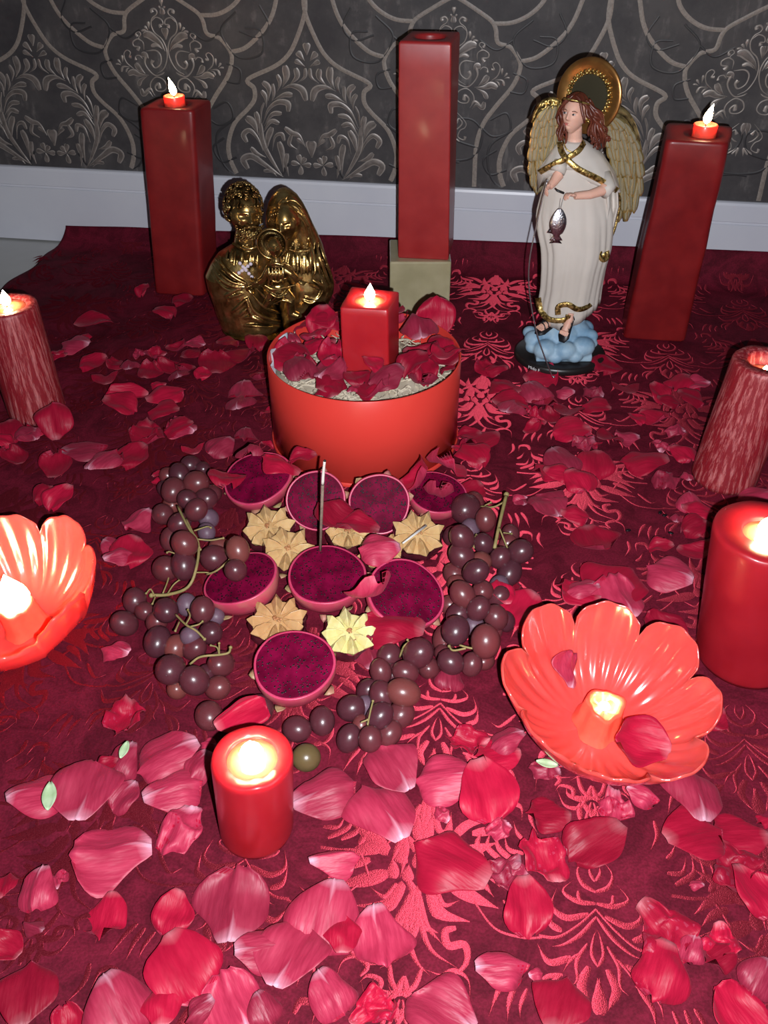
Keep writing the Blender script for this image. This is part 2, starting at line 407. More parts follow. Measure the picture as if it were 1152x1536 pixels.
for i in range(NV+1):
    v = .12 + (VB-.12)*i/NV
    ul = ua + (ub-ua)*min(1.3, max(0, (VB-v)/(VB-vb))) if v > vb-.05 else None
    if ul is None: ul = ua + (ub-ua)*1.3 - .25*(vb-.05-v)
    ul += .006*sin(v*40)
    row = []
    for j in range(NU+1):
        u = ul + (1.35-ul)*j/NU; x, y = cpt(u, v)
        row.append(Vector((x, y, cz(x, y) if j else -.002)))
    rows.append(row)
top = []
for q in rows[-1]: top.append(q + Vector((.0008, .003, .006)))
rows.append(top)
cl = MB().grid(rows)
cloth = build('tablecloth', cl, M_cloth, fix='up')
tag(cloth, 'crimson damask cloth spread under the whole display up to the wall', 'tablecloth')
sm = cloth.modifiers.new('thick', 'SOLIDIFY'); sm.thickness = .0015; sm.offset = -1

# woven figure
CU_, CVp = .333, .44
T = MB()
UA, VA = .422, .380
def m2(x, y, h):
    u, v = CU(560+x/2.88, 1130+y/2.88); u0, _ = CU(560+960/2.88 , 1130+y/2.88); return Vector((u-u0, v-VA, h))
M2 = [([(960,605),(905,570),(885,510),(925,465)],16),([(958,560),(938,520),(942,478)],14),([(958,655),(880,645),(820,600),(866,553)],18),([(885,600),(890,635),(930,662)],16),
 ([(925,700),(830,715),(770,665),(792,588)],24),([(808,772),(760,735),(758,650)],24),([(960,680),(880,748),(790,798),(708,792)],11),([(960,712),(892,785),(820,828),(765,838)],18),
 ([(845,885),(750,905),(700,825)],28),([(960,925),(935,870),(945,800),(960,768)],15),([(918,826),(870,900),(868,980),(835,1012)],18),([(920,925),(885,1000),(905,1060),(925,1105)],36),
 ([(962,1130),(958,1060),(965,975)],56),([(880,870),(840,900),(800,958)],15),([(805,960),(740,968),(700,1010),(690,1075)],19),([(790,965),(735,1035),(722,1115)],26),
 ([(800,148),(822,120),(780,88),(728,105),(714,172)],16),([(960,150),(930,205),(860,190),(848,155)],24),([(945,180),(905,242),(840,232),(808,165)],16),([(955,220),(925,300),(900,330)],14),
 ([(235,555),(150,650),(138,780),(175,900),(232,965)],34),([(205,625),(200,720),(240,850),(352,932)],26),([(200,640),(225,745),(295,835)],26),([(245,590),(262,700),(345,722)],26),([(272,590),(305,660),(375,640)],20),
 ([(352,758),(305,775),(318,835),(385,830),(397,890),(365,940),(290,962),(205,935)],30),
 ([(150,358),(140,450),(118,545)],32),([(140,378),(110,420),(76,488)],28),([(160,368),(195,425),(245,440)],28),([(132,350),(95,370),(55,405)],22),([(240,200),(225,320),(252,412)],32),([(270,235),(295,340),(355,338)],28),
 ([(580,262),(600,225),(650,240),(652,298)],22),([(480,472),(455,400),(485,335)],26),([(562,472),(500,410),(522,335)],22),([(622,482),(545,410),(552,335)],22),([(655,440),(590,420),(575,350)],18),([(655,380),(630,350),(615,300)],16),
 ([(640,530),(560,520),(470,505),(400,590)],12),([(700,230),(690,290),(720,360)],18),([(60,905),(70,1000),(140,1055),(180,1020)],22),([(205,1065),(215,1015),(275,1012),(300,1055)],22),([(60,1080),(90,1150),(80,1190)],34),([(20,1180),(30,1100),(45,1060)],26),
 ([(560,640),(600,700),(640,740),(690,720)],16),([(430,640),(520,760),(640,800),(720,800)],9),([(560,980),(520,1040),(480,1140)],22),([(600,1000),(570,1080),(560,1160)],22),([(650,1020),(620,1090),(615,1150)],18)]
def m3(x, y, h):
    u, v = CU(680+x/4.655, 370+y/4.655); u0, v0 = CU(680+205/4.655, 370+200/4.655); return Vector(((u-u0)*1.05, (v-v0)*.60-.125, h))
M3 = [([(205,150),(204,120),(200,88)],42),([(160,160),(145,120),(150,72)],32),([(150,205),(152,190),(155,160)],42),([(205,215),(205,190),(205,165)],42),([(172,245),(172,225),(175,205)],36),([(128,240),(128,215),(125,195)],36),
 ([(130,130),(90,90),(30,70)],26),([(115,180),(60,150),(0,120)],40),([(100,170),(30,180),(-40,215)],32),([(112,230),(30,250),(-50,262)],34),([(160,250),(110,300),(20,305)],34),([(190,262),(160,330),(100,345)],28),([(205,262),(190,320),(170,372)],26),([(75,110),(10,88),(0,58)],22),([(60,200),(10,215),(-30,240)],20)]
for pts, wd in M2: stroke(T, pts, wd*1.18, m2, .0006, 'leaf' if wd > 12 else 'flat', 5)
for pts, wd in M3: stroke(T, pts, wd, m3, .0006, 'leaf', 5)
B = MB()
for col in range(-6, 6):
    for r in range(-2, 5):
        ax = UA + col*CU_/2; vv = VA + (r + (.5 if col % 2 else 0))*CVp - (.44/2 - .0 if col % 2 else 0) + (.0 if col % 2 == 0 else 0)
        if col % 2: vv = VA + r*CVp + .22
        for sg in (1, -1):
            vs = []; ok = []
            for q in T.v:
                u, v = ax + sg*q.x, vv + q.y
                x, y = cpt(u, v); good = .16 < v < 1.895 and u < 1.3 and u > -.80 + .1*max(0, 1.5-v)
                ok.append(good); vs.append(Vector((x, y, cz(x, y) + .0006 + q.z*.7 if good else 0)))
            B.add(vs, [f for f in T.f if all(ok[i] for i in f)])
used = sorted({i for f in B.f for i in f}); mp = {a: b for b, a in enumerate(used)}
B.v = [B.v[i] for i in used]; B.f = [tuple(mp[i] for i in f) for f in B.f]; B.a = [0]*len(B.v); B.mi = [0]*len(B.f)
fig = build('woven_figure', B, M_satin, cloth, fix='up'); fig['kind'] = 'stuff'; fig['label'] = 'shiny satin leaf scroll figure woven into the cloth'
# ================================================================ wax, flames
def wax(name, c, c2, rough=.38, sss=.5, r=(.022, .0035, .002), coat=.15, scale=20, bmp=.12):
    return mat(name, c, rough, 0, c2, scale, .45, bmp, sss, r, coat, bscale=60, bd=.0006)
M_wax = wax('dark_red_wax', (.27, .006, .013), (.33, .010, .018))
M_wax_tall = wax('tall_red_wax', (.17, .006, .008), (.24, .012, .013), .42)
M_wax_bright = wax('bright_red_wax', (.40, .010, .018), (.46, .016, .024), .35, .6)
M_wax_tea = wax('tealight_wax', (.80, .10, .06), (.85, .14, .08), .35, .8, (.02, .006, .003))
M_wax_pool = wax('melted_wax', (.80, .20, .10), (.85, .28, .14), .08, .5, (.02, .008, .003), .6)
M_wax_orange = wax('coral_wax', (.74, .060, .055), (.80, .080, .070), .20, .55, (.03, .006, .003), .7, 12, .06)
M_flame = emis('flame', (1, .66, .26), 38)
M_flame_tip = emis('flame_core', (1, .80, .48), 60)
M_wick = mat('wick', (.03, .025, .02), .9)
M_onyx = mat('pale_green_onyx', (.36, .32, .19), .2, 0, (.48, .42, .27), 14, .5, 0, .35, (.01, .01, .006), .5)
def rustic():
    m, nt, b = newmat('crusted_wax'); n = noise_tex(nt, 40, 6, .75, stretch=(4.5, 4.5, .22)); n2 = noise_tex(nt, 9, 3)
    r = ramp(nt, n.outputs[0], [(.48, (.24, .008, .016)), (.62, (.50, .15, .15))]); c = mix(nt, n2.outputs[0], (.30, .012, .02), r.outputs[0])
    nt.links.new(r.outputs[0], b.inputs['Base Color']); b.inputs['Roughness'].default_value = .5
    b.inputs['Subsurface Weight'].default_value = .5; b.inputs['Subsurface Radius'].default_value = (.02, .003, .002); b.inputs['Subsurface Scale'].default_value = 1
    bump(nt, b, n.outputs[0], .7, .0012); return m
M_rustic = rustic()
CANDLES = 'red candles set around the display'
def flame(root, c, h, r, lean=(0, 0), power=.25, wick=True, lift=.004):
    c = Vector(c)
    if wick:
        build('wick', MB().tube([c-Vector((0, 0, .003)), c+Vector((0, 0, .004)), c+Vector((.0012+lean[0]*.2, 0, .009))], .0011, 6), M_wick, root)
    prof = [(.0, 0), (.55, .08), (.9, .2), (1, .32), (.86, .5), (.58, .68), (.28, .85), (.04, 1)]
    m = MB(); rows = []
    for rr, z in prof:
        rows.append([c + Vector((lean[0]*z*z + r*rr*cos(t), lean[1]*z*z + r*rr*sin(t), lift + z*h)) for t in [2*pi*j/14 for j in range(14)]])
    m.grid(rows, closed_u=True); build('flame', m, M_flame_tip, root)
    flame_light(c + Vector((lean[0]*.3, lean[1]*.3, lift+h*.55)), power, r*.8)
def hull_candle(bot, top, z0, z1, m, hole=None, bev=.006, root=None, n=10, wob=.0006, seed=1, pit=(.016, .010)):
    """square block candle between two quads, rounded corners, with a pit in the top"""
    K = 7; R = random.Random(seed)
    def ring(q, br):
        pts = []
        for i in range(4):
            a, b, c = Vector(q[i-1]), Vector(q[i]), Vector(q[(i+1) % 4])
            d1 = (a-b).normalized(); d2 = (c-b).normalized()
            for k in range(K):
                t = k/(K-1); pts.append(b + d1*br*(1-t)**2 + d2*br*t**2)
            for k in range(1, 7): pts.append((b + d2*br).lerp(c + (b-c).normalized()*br, k/7))
        return pts
    rows = []; L = len(ring(bot, bev))
    levels = [0, .004, .01] + [.01 + (1-.02)*i/n for i in range(1, n)] + [.985, .994, 1.0]
    for t in levels:
        q = [Vector(a).lerp(Vector(b), t) for a, b in zip(bot, top)]; cen = sum(q, Vector())/4
        inset = .0025*max(0, (t-.985)/.015)**2 + .001*max(0, 1-t/.01)
        q = [p + (cen-p).normalized()*inset*1.4 for p in q]; z = z0 + (z1-z0)*t
        rg = ring(q, bev)
        rows.append([Vector((p.x, p.y, z)) + (Vector((p.x-cen.x, p.y-cen.y, 0)).normalized())*wob*noise.noise(Vector((p.x*25, p.y*25, z*18+seed)))*2 for p in rg])
    cen = sum((Vector((*p[:2], 0)) for p in top), Vector())/4; cen.z = z1
    ph = hole if hole else (cen.x, cen.y); pr, pd = pit
    last = rows[-1]
    for f, dz in ((.35, 0), (.7, -.0003)):
        rows.append([p.lerp(Vector((ph[0]+(p.x-cen.x)/((Vector((p.x-cen.x, p.y-cen.y, 0))).length)*pr, ph[1]+(p.y-cen.y)/((Vector((p.x-cen.x, p.y-cen.y, 0))).length)*pr, z1)), f) + Vector((0, 0, dz)) for p in last])
    for fr, dz in ((1, -.0008), (.96, -.004), (.92, -pd), (.5, -pd-.0006), (.02, -pd-.0008)):
        rows.append([Vector((ph[0]+(p.x-cen.x)/((Vector((p.x-cen.x, p.y-cen.y, 0))).length)*pr*fr, ph[1]+(p.y-cen.y)/((Vector((p.x-cen.x, p.y-cen.y, 0))).length)*pr*fr, z1+dz)) for p in last])
    b = MB(); b.grid(rows, closed_u=True); b.f.append(tuple(range(L))[::-1]); b.mi.append(0)
    b.f.append(tuple(range(len(b.v)-L, len(b.v)))); b.mi.append(0)
    return build('wax_body', b, m, root), Vector((ph[0], ph[1], z1-pd))
def q2(*p): return [Vector((x, y, 0)) for x, y in p]
def tealight(root, c, r, h):
    b = MB(); c = Vector(c)
    b.lathe([(.0, 0), (r*.96, 0), (r, .001), (r, h-.001), (r*.97, h), (r*.86, h), (r*.80, h-.003), (.0005, h-.004)], c, 32)
    o = build('tealight_cup', b, M_wax_tea, root, label='bright glowing tealight set into the top'); return c + Vector((0, 0, h-.004))
# left tall candle
r_ = thing('square_candle', 'tall dark red square candle at far left with a lit tealight on top', 'candle', (-.40, 1.79, 0), CANDLES)
bot = q2((-.477, 1.757), (-.373, 1.743), (-.352, 1.822), (-.456, 1.836)); tp = q2((-.450, 1.757), (-.347, 1.743), (-.325, 1.822), (-.428, 1.836))
_, c = hull_candle(bot, tp, .004, .365, M_wax_tall, root=r_, bev=.010, seed=3, pit=(.024, .007), hole=(-.389, 1.790))
t = tealight(r_, c + Vector((0, 0, .0005)), .0195, .021); flame(r_, t, .031, .0068, (-.006, 0), .35)
# right tall candle
r_ = thing('square_candle', 'tall dark red square candle right of the angel with a lit tealight on top', 'candle', (.51, 1.58, 0), CANDLES)
z1 = .378; a_, b_, c_, d_ = P(999, 211, z1), P(1094, 216, z1), P(1100, 189, z1), P(1000, 183, z1)
bot = q2((.456, 1.556), (.571, 1.540), (.582, 1.615), (.467, 1.632)); tp = q2(a_.xy, b_.xy, c_.xy, d_.xy)
_, c = hull_candle(bot, tp, .004, z1, M_wax_tall, root=r_, bev=.012, seed=5, pit=(.025, .007), wob=.0012, hole=tuple(P(1056, 201, z1).xy))
t = tealight(r_, c + Vector((0, 0, .0005)), .0195, .022); flame(r_, t, .031, .0068, (.006, 0), .35)
# centre tall candle on its onyx block
blk = thing('stone_block', 'pale green onyx block under the tallest red candle', 'block', (.07, 1.69, 0))
b = MB().box((.011, 1.641, .004), (.128, 1.755, .120)); o = build('block', b, M_onyx, blk, smooth=False); bevel_mod(o, .003)
r_ = thing('square_candle', 'tallest red square candle, unlit, standing on the onyx block', 'candle', (.08, 1.70, .1203), CANDLES)
bot = q2((.027, 1.660), (.123, 1.648), (.138, 1.742), (.042, 1.752)); tp = q2((.024, 1.660), (.111, 1.649), (.132, 1.744), (.047, 1.752))
M_tallmid = wax('tall_brick_red_wax', (.33, .018, .020), (.40, .030, .03), .4)
_, c = hull_candle(bot, tp, .1203, .494, M_tallmid, root=r_, bev=.003, seed=9, pit=(.027, .022), wob=.0004)
build('wick', MB().tube([c, c+Vector((.001, 0, .008))], .0012, 6), M_wick, r_)
# pillar candles
def pillar(label, base, topc, r, h, m, pit_r, pit_d, z0=.004, fl=None, ribs=None, root=None, pool=True, rim=.004, seed=1):
    base = Vector(base); topc = Vector(topc); b = MB(); n = 72; rows = []
    lv = [(1-.03, 0), (1, .006)] + [(1, h*i/14) for i in range(1, 14)] + [(1, h-.006), (.985, h-.002), (.95, h)]
    pr = pit_r/r
    lv += [(.6*1 + .4*pr, h), (pr, h-.0008), (pr*.96, h-pit_d*.5), (pr*.9, h-pit_d), (pr*.5, h-pit_d), (.01, h-pit_d-.0002)]
    for k, (f, z) in enumerate(lv):
        cc = base.lerp(topc, z/h); row = []
        for j in range(n):
            t = 2*pi*j/n; w = 1 + .008*noise.noise(Vector((cos(t)*1.5, sin(t)*1.5, z*14+seed)))
            if ribs and k < 17: w += ribs*(abs(sin(t*15 + .6*noise.noise(Vector((t, z*20, seed)))))-.5) + .008*noise.noise(Vector((cos(t)*9, sin(t)*9, z*40+seed)))
            zz = z + (.0016*noise.noise(Vector((cos(t)*2, sin(t)*2, seed+5))) if k > 14 else 0)
            row.append(Vector((cc.x + r*f*w*cos(t), cc.y + r*f*w*sin(t), z0+zz)))
        rows.append(row)
    b.grid(rows, closed_u=True); b.f.append(tuple(range(n))[::-1]); b.mi.append(0); b.f.append(tuple(range(len(b.v)-n, len(b.v)))); b.mi.append(0)
    build('wax_body', b, m, root)
    c = topc + Vector((0, 0, z0 - topc.z + h - pit_d))
    if pool:
        p = MB().lathe([(.0003, .0016), (pit_r*.6, .0016), (pit_r*.93, .0018), (pit_r*.95, .0005)], c, 40)
        build('melted_pool', p, M_wax_pool, root, label='molten shiny wax around the wick'); c = c + Vector((0, 0, .0016))
    return c
# foreground pillar
tc = P(378, 1136, .142)
r_ = thing('pillar_candle', 'lit smooth red pillar candle nearest the camera, below the grapes', 'candle', (-.122, .505, 0), CANDLES)
c = pillar('', (-.126, .512, 0), (tc.x, tc.y, 0), .0362, .139, M_wax_bright, .024, .006, root=r_, seed=2)
flame(r_, c, .024, .0105, (0, 0), 1.0, lift=.002)
# right front pillar
tc = P(1147, 797, .19)
r_ = thing('pillar_candle', 'wide smooth red pillar candle at the right edge, lit', 'candle', (.42, .73, 0), CANDLES)
c = pillar('', (.428, .742, 0), (tc.x+.002, tc.y, 0), .0555, .187, M_wax, .026, .008, root=r_, seed=4)
flame(r_, c, .026, .010, (.002, 0), .9, lift=.002)
# right rear ribbed pillar
tc = P(1152, 542, .19)
r_ = thing('pillar_candle', 'ribbed crusted red pillar candle at the right edge, burnt hollow', 'candle', (.51, 1.11, 0), CANDLES)
c = pillar('', (.512, 1.105, 0), (tc.x, tc.y, 0), .0475, .187, M_rustic, .027, .020, root=r_, ribs=.018, pool=True, seed=6)
flame(r_, c, .010, .004, (0, 0), .22, lift=.0015)
# left ribbed pillar
tc = P(10, 458, .19)
r_ = thing('pillar_candle', 'ribbed crusted red pillar candle at the left edge, lit', 'candle', (-.575, 1.29, 0), CANDLES)
c = pillar('', (-.578, 1.290, 0), (tc.x, tc.y, 0), .0455, .187, M_rustic, .030, .005, root=r_, ribs=.018, seed=8)
flame(r_, c, .026, .008, (0, 0), .35, lift=.002)

# ================================================================ gift box with a candle, shreds
M_box = mat('orange_red_card', (.62, .040, .030), .32, 0, (.66, .048, .036), 3, .4)
M_boxin = mat('box_inside_card', (.45, .05, .03), .6)
M_paper = mat('paper_shreds', (.50, .42, .30), .8, 0, (.62, .54, .42), 40)
M_tissue = mat('tissue', (.55, .55, .62), .6, 0, (.62, .62, .68), 30)
BX, BY, BR, BH = -.030, 1.226, .147, .150
box_ = thing('round_gift_box', 'round orange red gift box behind the fruit, open and filled with petals', 'box', (BX, BY, 0))
b = MB().lathe([(BR-.002, .004), (BR, .0045), (BR, BH-.0008), (BR-.0008, BH), (BR-.0022, BH), (BR-.003, BH-.001), (BR-.003, .008), (.001, .0075)], (BX, BY, 0), 96)
b.f.append(tuple(range(96))[::-1]); b.mi.append(0)
build('box_wall', b, M_box, box_)
b = MB().lathe([(BR+.0022, .0042), (BR+.0022, .0105), (BR+.0002, .011), (BR+.0002, .0042)], (BX, BY, 0), 96); build('bottom_rim', b, M_box, box_)
rows = []
for i in range(25):
    t = radians(150 + 72*i/24); rows.append([Vector((BX + (BR-.006-.003*sin(i*1.3))*cos(t), BY + (BR-.006)*sin(t), z)) for z in (.10, .125, .147 + .004*sin(i*.9) - .010*(i/24))])
o = build('tissue_lining', MB().grid(rows), M_tissue, box_, label='white tissue strip tucked inside the rim'); o.modifiers.new('s', 'SOLIDIFY').thickness = .0006
# shredded paper filling: a mound of curled strips
R_ = random.Random(21); b = MB()
b.lathe([(.0005, .112), (.06, .112), (.11, .110), (BR-.005, .106), (BR-.005, .06), (.001, .06)], (BX, BY, 0), 40)
for i in range(420):
    a = R_.uniform(0, 2*pi); rr = (BR-.018)*sqrt(R_.random()); c = Vector((BX+rr*cos(a), BY+rr*sin(a), R_.uniform(.112, .121)))
    if abs(c.x-(-.018)) < .055 and abs(c.y-1.235) < .055 and i % 3: continue
    d = Vector((R_.uniform(-1, 1), R_.uniform(-1, 1), R_.uniform(-.15, .35))).normalized(); s = Vector((-d.y, d.x, 0)).normalized()
    L = R_.uniform(.018, .045); wv = R_.uniform(.0008, .0016); ph = R_.uniform(0, 6); cu = R_.uniform(.002, .007)
    pts = [c + d*(k/8-.5)*L + s*cu*sin(ph+k*.9) + Vector((0, 0, cu*.5*cos(ph+k*.8))) for k in range(9)]
    pts = [Vector((p.x, p.y, max(p.z, .112))) for p in pts]
    ok = all((p.x-BX)**2+(p.y-BY)**2 < (BR-.007)**2 for p in pts)
    if ok: b.grid([[p - Vector((0, 0, wv)), p + Vector((0, 0, wv))] for p in pts])
for px, py, dx, dz in ((492, 512, .01, .03), (438, 505, -.004, .028), (530, 560, .005, .022), (640, 548, .012, .02), (665, 560, .01, .02)):   # longer curls standing above the petals
    c = P(px, py, .135); pts = [c + Vector((dx*sin(k*.6), .006*cos(k*.9), -.018+dz*k/9)) for k in range(10)]
    b.grid([[p - Vector((.0012, 0, 0)), p + Vector((.0012, 0, 0))] for p in pts])
o = build('paper_shreds', b, M_paper); tag(o, 'cream shredded paper filling the round gift box', 'shredded paper', kind='stuff')
# candle standing in the box
z1 = .232; cz0 = .1145
a_, b_, c_, d_ = P(510, 461, z1), P(582, 465, z1), P(599, 437, z1), P(527, 429, z1)
r_ = thing('square_candle', 'short bright red square candle standing lit inside the round box', 'candle', (-.02, 1.235, cz0), CANDLES)
tp = q2(a_.xy, b_.xy, c_.xy, d_.xy)
_, c = hull_candle([p + Vector((.001, -.001, 0)) for p in tp], tp, cz0, z1, M_wax_bright, root=r_, bev=.004, pit=(.024, .006), seed=11)
p = MB().lathe([(.0003, .0012), (.014, .0012), (.0225, .0014), (.023, .0003)], c, 36); build('melted_pool', p, M_wax_pool, r_, label='molten shiny wax around the wick')
flame(r_, c + Vector((0, 0, .0012)), .026, .008, (.001, 0), .38, lift=.002)

# ================================================================ flower bowl candles
def flower_bowl(name, label, C, rot, tilt, R, zr, root, Np=8):
    """scalloped bowl of eight wax petals, fluted inside, with a wick post at its heart"""
    rows = []; nt = 192; Mt = Matrix.Rotation(tilt[0], 4, 'X') @ Matrix.Rotation(tilt[1], 4, 'Y')
    R_ = random.Random(int(C.x*1000)); amp = [R_.uniform(.93, 1.07) for _ in range(Np)]; hz = [R_.uniform(-.004, .006) for _ in range(Np)]
    def pt(f, t, inner):
        q = (t*Np/(2*pi)) % Np; kk = int(q) % Np; x = q - int(q)            # x in 0..1 across a petal
        lobe = (sin(pi*x))**.42
        rr = R*(.84 + .16*lobe*f**2)*(1 + (amp[kk]-1)*lobe*f*f)
        rr *= sin(min(1, f)*pi/2)**.92 * (1 - .03*sin(pi*min(1, f*1.05)))
        z = zr*1.12*((1-cos(max(0, f-.10)/.90*pi/2))**1.05)*(.74 + .34*lobe) + hz[kk]*lobe*f*f
        flute = (cos(2*pi*x*3.5)*.0022 + .0050*(abs(x-.5)*2)**8) * min(1, max(0, (f-.3)/.25)) * (1 - .35*f)
        z += flute if inner else -.006 - .002*(1-f)
        if f > .97: z += 0
        return Vector((rr*cos(t+rot), rr*sin(t+rot), z))
    fs_i = [0.004, .12, .22, .30, .38, .46, .54, .62, .70, .78, .86, .93, .98, 1.0]
    for f in fs_i: rows.append([pt(f, 2*pi*j/nt, True) for j in range(nt)])
    rows.append([pt(1.0, 2*pi*j/nt, True)*1 + Vector((cos(2*pi*j/nt+rot)*.002, sin(2*pi*j/nt+rot)*.002, -.0022)) for j in range(nt)])
    for f in fs_i[::-1][1:]: rows.append([pt(f, 2*pi*j/nt, False) for j in range(nt)])
    rows = [[Mt @ p for p in r] for r in rows]; mz = min(p.z for r in rows for p in r); dz = C.z - mz
    b = MB().grid([[p + Vector((C.x, C.y, dz)) for p in r] for r in rows], closed_u=True)
    build('petal_bowl', b, M_wax_orange, root)
    base = Vector((C.x, C.y, dz)); n = 36; rows = []
    hp = .041
    for rr, z in ((.027, .001), (.0225, .012), (.0205, hp-.004), (.0195, hp), (.0165, hp+.0008), (.0145, hp-.004), (.013, hp-.0085), (.0002, hp-.009)):
        rows.append([base + Mt @ Vector((rr*(1+.10*sin(3*t+1)+.05*sin(7*t))*cos(t), rr*(1+.10*sin(3*t+1)+.05*sin(7*t))*sin(t), z + (.002*sin(2*t+.5)+.0012*sin(5*t) if z > .03 else 0))) for t in [2*pi*j/n for j in range(n)]])
    build('wick_post', MB().grid(rows, closed_u=True), M_wax_tea, root, label='melted stub holding the wick')
    return base + Mt @ Vector((0, 0, hp-.0085))
C = P(893, 1098, .006)
r_ = thing('flower_bowl_candle', 'coral red flower shaped wax bowl right of the grapes, two petals inside', 'candle', (C.x, C.y, 0), 'flower bowl candles')
c = flower_bowl('', '', C, radians(14), (radians(7), radians(3)), .108, .066, r_)
flame(r_, c, .009, .006, (0, 0), .5, lift=.002)
RB = C
C = P(44, 948, .006)
r_ = thing('flower_bowl_candle', 'coral red flower shaped wax bowl at the left edge, burning high', 'candle', (C.x, C.y, 0), 'flower bowl candles')
c = flower_bowl('', '', C, radians(-8), (radians(7), radians(-5)), .112, .072, r_)
flame(r_, c, .052, .019, (-.002, 0), 3.6, lift=.001)
# ================================================================ dragon fruit halves
def flesh_mat():
    m, nt, b = newmat('dragon_flesh'); n = noise_tex(nt, 38, 5, .6); r = ramp(nt, n.outputs[0], [(.38, (.085, .0010, .015)), (.66, (.20, .0025, .036))])
    nt.links.new(r.outputs[0], b.inputs['Base Color']); b.inputs['Roughness'].default_value = .6; b.inputs['Specular IOR Level'].default_value = .05; b.inputs['Subsurface Weight'].default_value = .1
    b.inputs['Subsurface Radius'].default_value = (.006, .001, .002); n2 = noise_tex(nt, 260, 3, .7); bump(nt, b, n2.outputs[0], .35, .0005); return m
M_flesh = flesh_mat()
M_drim = mat('dragon_rim', (.50, .035, .10), .4, 0, (.60, .06, .14), 40, .5, .2, .2, (.006, .001, .001))
M_dskin = mat('dragon_skin', (.46, .05, .09), .45, 0, (.42, .16, .12), 22, .4, .3, lo=.45, hi=.72)
M_dscale = mat('dragon_scale', (.30, .24, .10), .5, 0, (.42, .12, .12), 30, .4, .3)
M_seed = mat('dragon_seed', (.006, .004, .006), .4, 0, None, 10, .25)
def dragon(label, px, py, rpx, zc, n, depth=.040, seed=1, aspect=1.0, y=None, scales=6):
    C = PY(px, py, y) if y else P(px, py, zc); r = rpx*mpp(C); n = Vector(n).normalized(); R_ = random.Random(seed)
    x = Vector((1, 0, 0)); x = (x - n*x.dot(n)).normalized(); yv = n.cross(x)
    root = thing('dragon_fruit_half', label, 'dragon fruit', (C.x, C.y, C.z), 'cut dragon fruit halves')
    def W(a, bb, cc): return C + x*a + yv*bb*aspect + n*cc
    prof = [(1.0, 0), (1.012, -.06), (1.0, -.2), (.95, -.4), (.84, -.62), (.66, -.82), (.4, -.95), (.15, -1.0), (.004, -1.0)]; nn = 48
    def ringat(f, c, k=0): 
        out = []
        for j in range(nn):
            t = 2*pi*j/nn; w = 1 + .02*sin(3*t+seed) + .012*noise.noise(Vector((cos(t)*2, sin(t)*2, seed+c*30)))
            if c < -.004: w += .018*noise.noise(Vector((cos(t)*4, sin(t)*4, seed+c*90)))
            q = W(r*f*w*cos(t), r*f*w*sin(t), c); q.z = max(q.z, .0045); out.append(q)
        return out
    sk = MB(); sk.grid([ringat(f*.995, d*depth-.0008) for f, d in prof], closed_u=True); build('skin', sk, M_dskin, root)
    rm = MB(); rm.grid([ringat(.995, -.001), ringat(.99, .0003), ringat(.965, .0006), ringat(.935, .0002)], closed_u=True); build('rim', rm, M_drim, root)
    fm = MB(); fm.grid([ringat(f, c) for f, c in ((.94, .0002), (.85, .0008), (.7, .0012), (.4, .0015), (.004, .0016))], closed_u=True); build('flesh', fm, M_flesh, root)
    sd = MB()
    for i in range(230):
        t = R_.uniform(0, 2*pi); f = .90*sqrt(R_.random()); w = 1 + .02*sin(3*t+seed); a = R_.uniform(0, pi)
        q = W(r*f*w*cos(t), r*f*w*sin(t), .0009 + .0007*(1-f)); e = R_.uniform(.0009, .0014)
        u1 = x*cos(a)+yv*sin(a); u2 = n.cross(u1)
        vs = [q+u1*e*1.3, q+u2*e*.8, q-u1*e*1.3, q-u2*e*.8, q+n*(e*.5+.0006)]; sd.add(vs, [(0, 1, 4), (1, 2, 4), (2, 3, 4), (3, 0, 4)])
    o = build('seeds', sd, M_seed, root); o['kind'] = 'stuff'
    for i in range(scales):
        t = 2*pi*(i+R_.random()*.5)/scales; d = -R_.uniform(.25, .6)*depth; f = 1.0 - .1*abs(d)/depth
        o0 = W(r*f*cos(t), r*f*sin(t), d); out = (x*cos(t)+yv*sin(t)); tip = o0 + out*R_.uniform(.006, .010) - n*R_.uniform(-.004, .008)
        s = n.cross(out)*R_.uniform(.005, .008); b = MB()
        mid = o0.lerp(tip, .5)
        vs = [o0+s, o0+out*.002, o0-s, mid+s*.7, mid+out*.002, mid-s*.7, tip]
        for v in vs: v.z = max(v.z, .005)
        b.add(vs, [(0, 1, 4, 3), (1, 2, 5, 4), (3, 4, 6), (4, 5, 6), (0, 2, 1)]); sc = build('skin_scale', b, M_dscale, root); sc.modifiers.new('s', 'SOLIDIFY').thickness = .0008
    return root, C, n, r
DF = []
DF.append(dragon('dragon fruit half nearest the camera, at the foot of the fruit group', 441, 996, 62, .046, (0, -.16, 1), .042, 1))
DF.append(dragon('dragon fruit half in the middle with the incense stick standing in it', 490, 861, 59, .046, (.02, -.12, 1), .042, 2))
DF.append(dragon('dragon fruit half right of centre with a rose petal leaning on its edge', 609, 889, 60, .040, (.26, -.28, 1), .040, 3))
DF.append(dragon('dragon fruit half at left, touched by two grapes of the long bunch', 361, 867, 58, .042, (-.26, .02, 1), .040, 4))
DF.append(dragon('dragon fruit half standing against the box directly behind the incense stick', 474, 751, 45.5, .050, (-.06, -.85, .62), .034, 5))
DF.append(dragon('dragon fruit half standing upright against the box, right of the incense stick', 569, 756, 46, .052, (.03, -.9, .55), .034, 6))
DF.append(dragon('dragon fruit half at back left, three petals lying on its cut face', 386, 716, 53, .040, (-.18, -.22, 1), .036, 7))
DF.append(dragon('dragon fruit half at back right, mostly hidden under big red petals', 656, 738, 45, .036, (.12, -.12, 1), .034, 8))

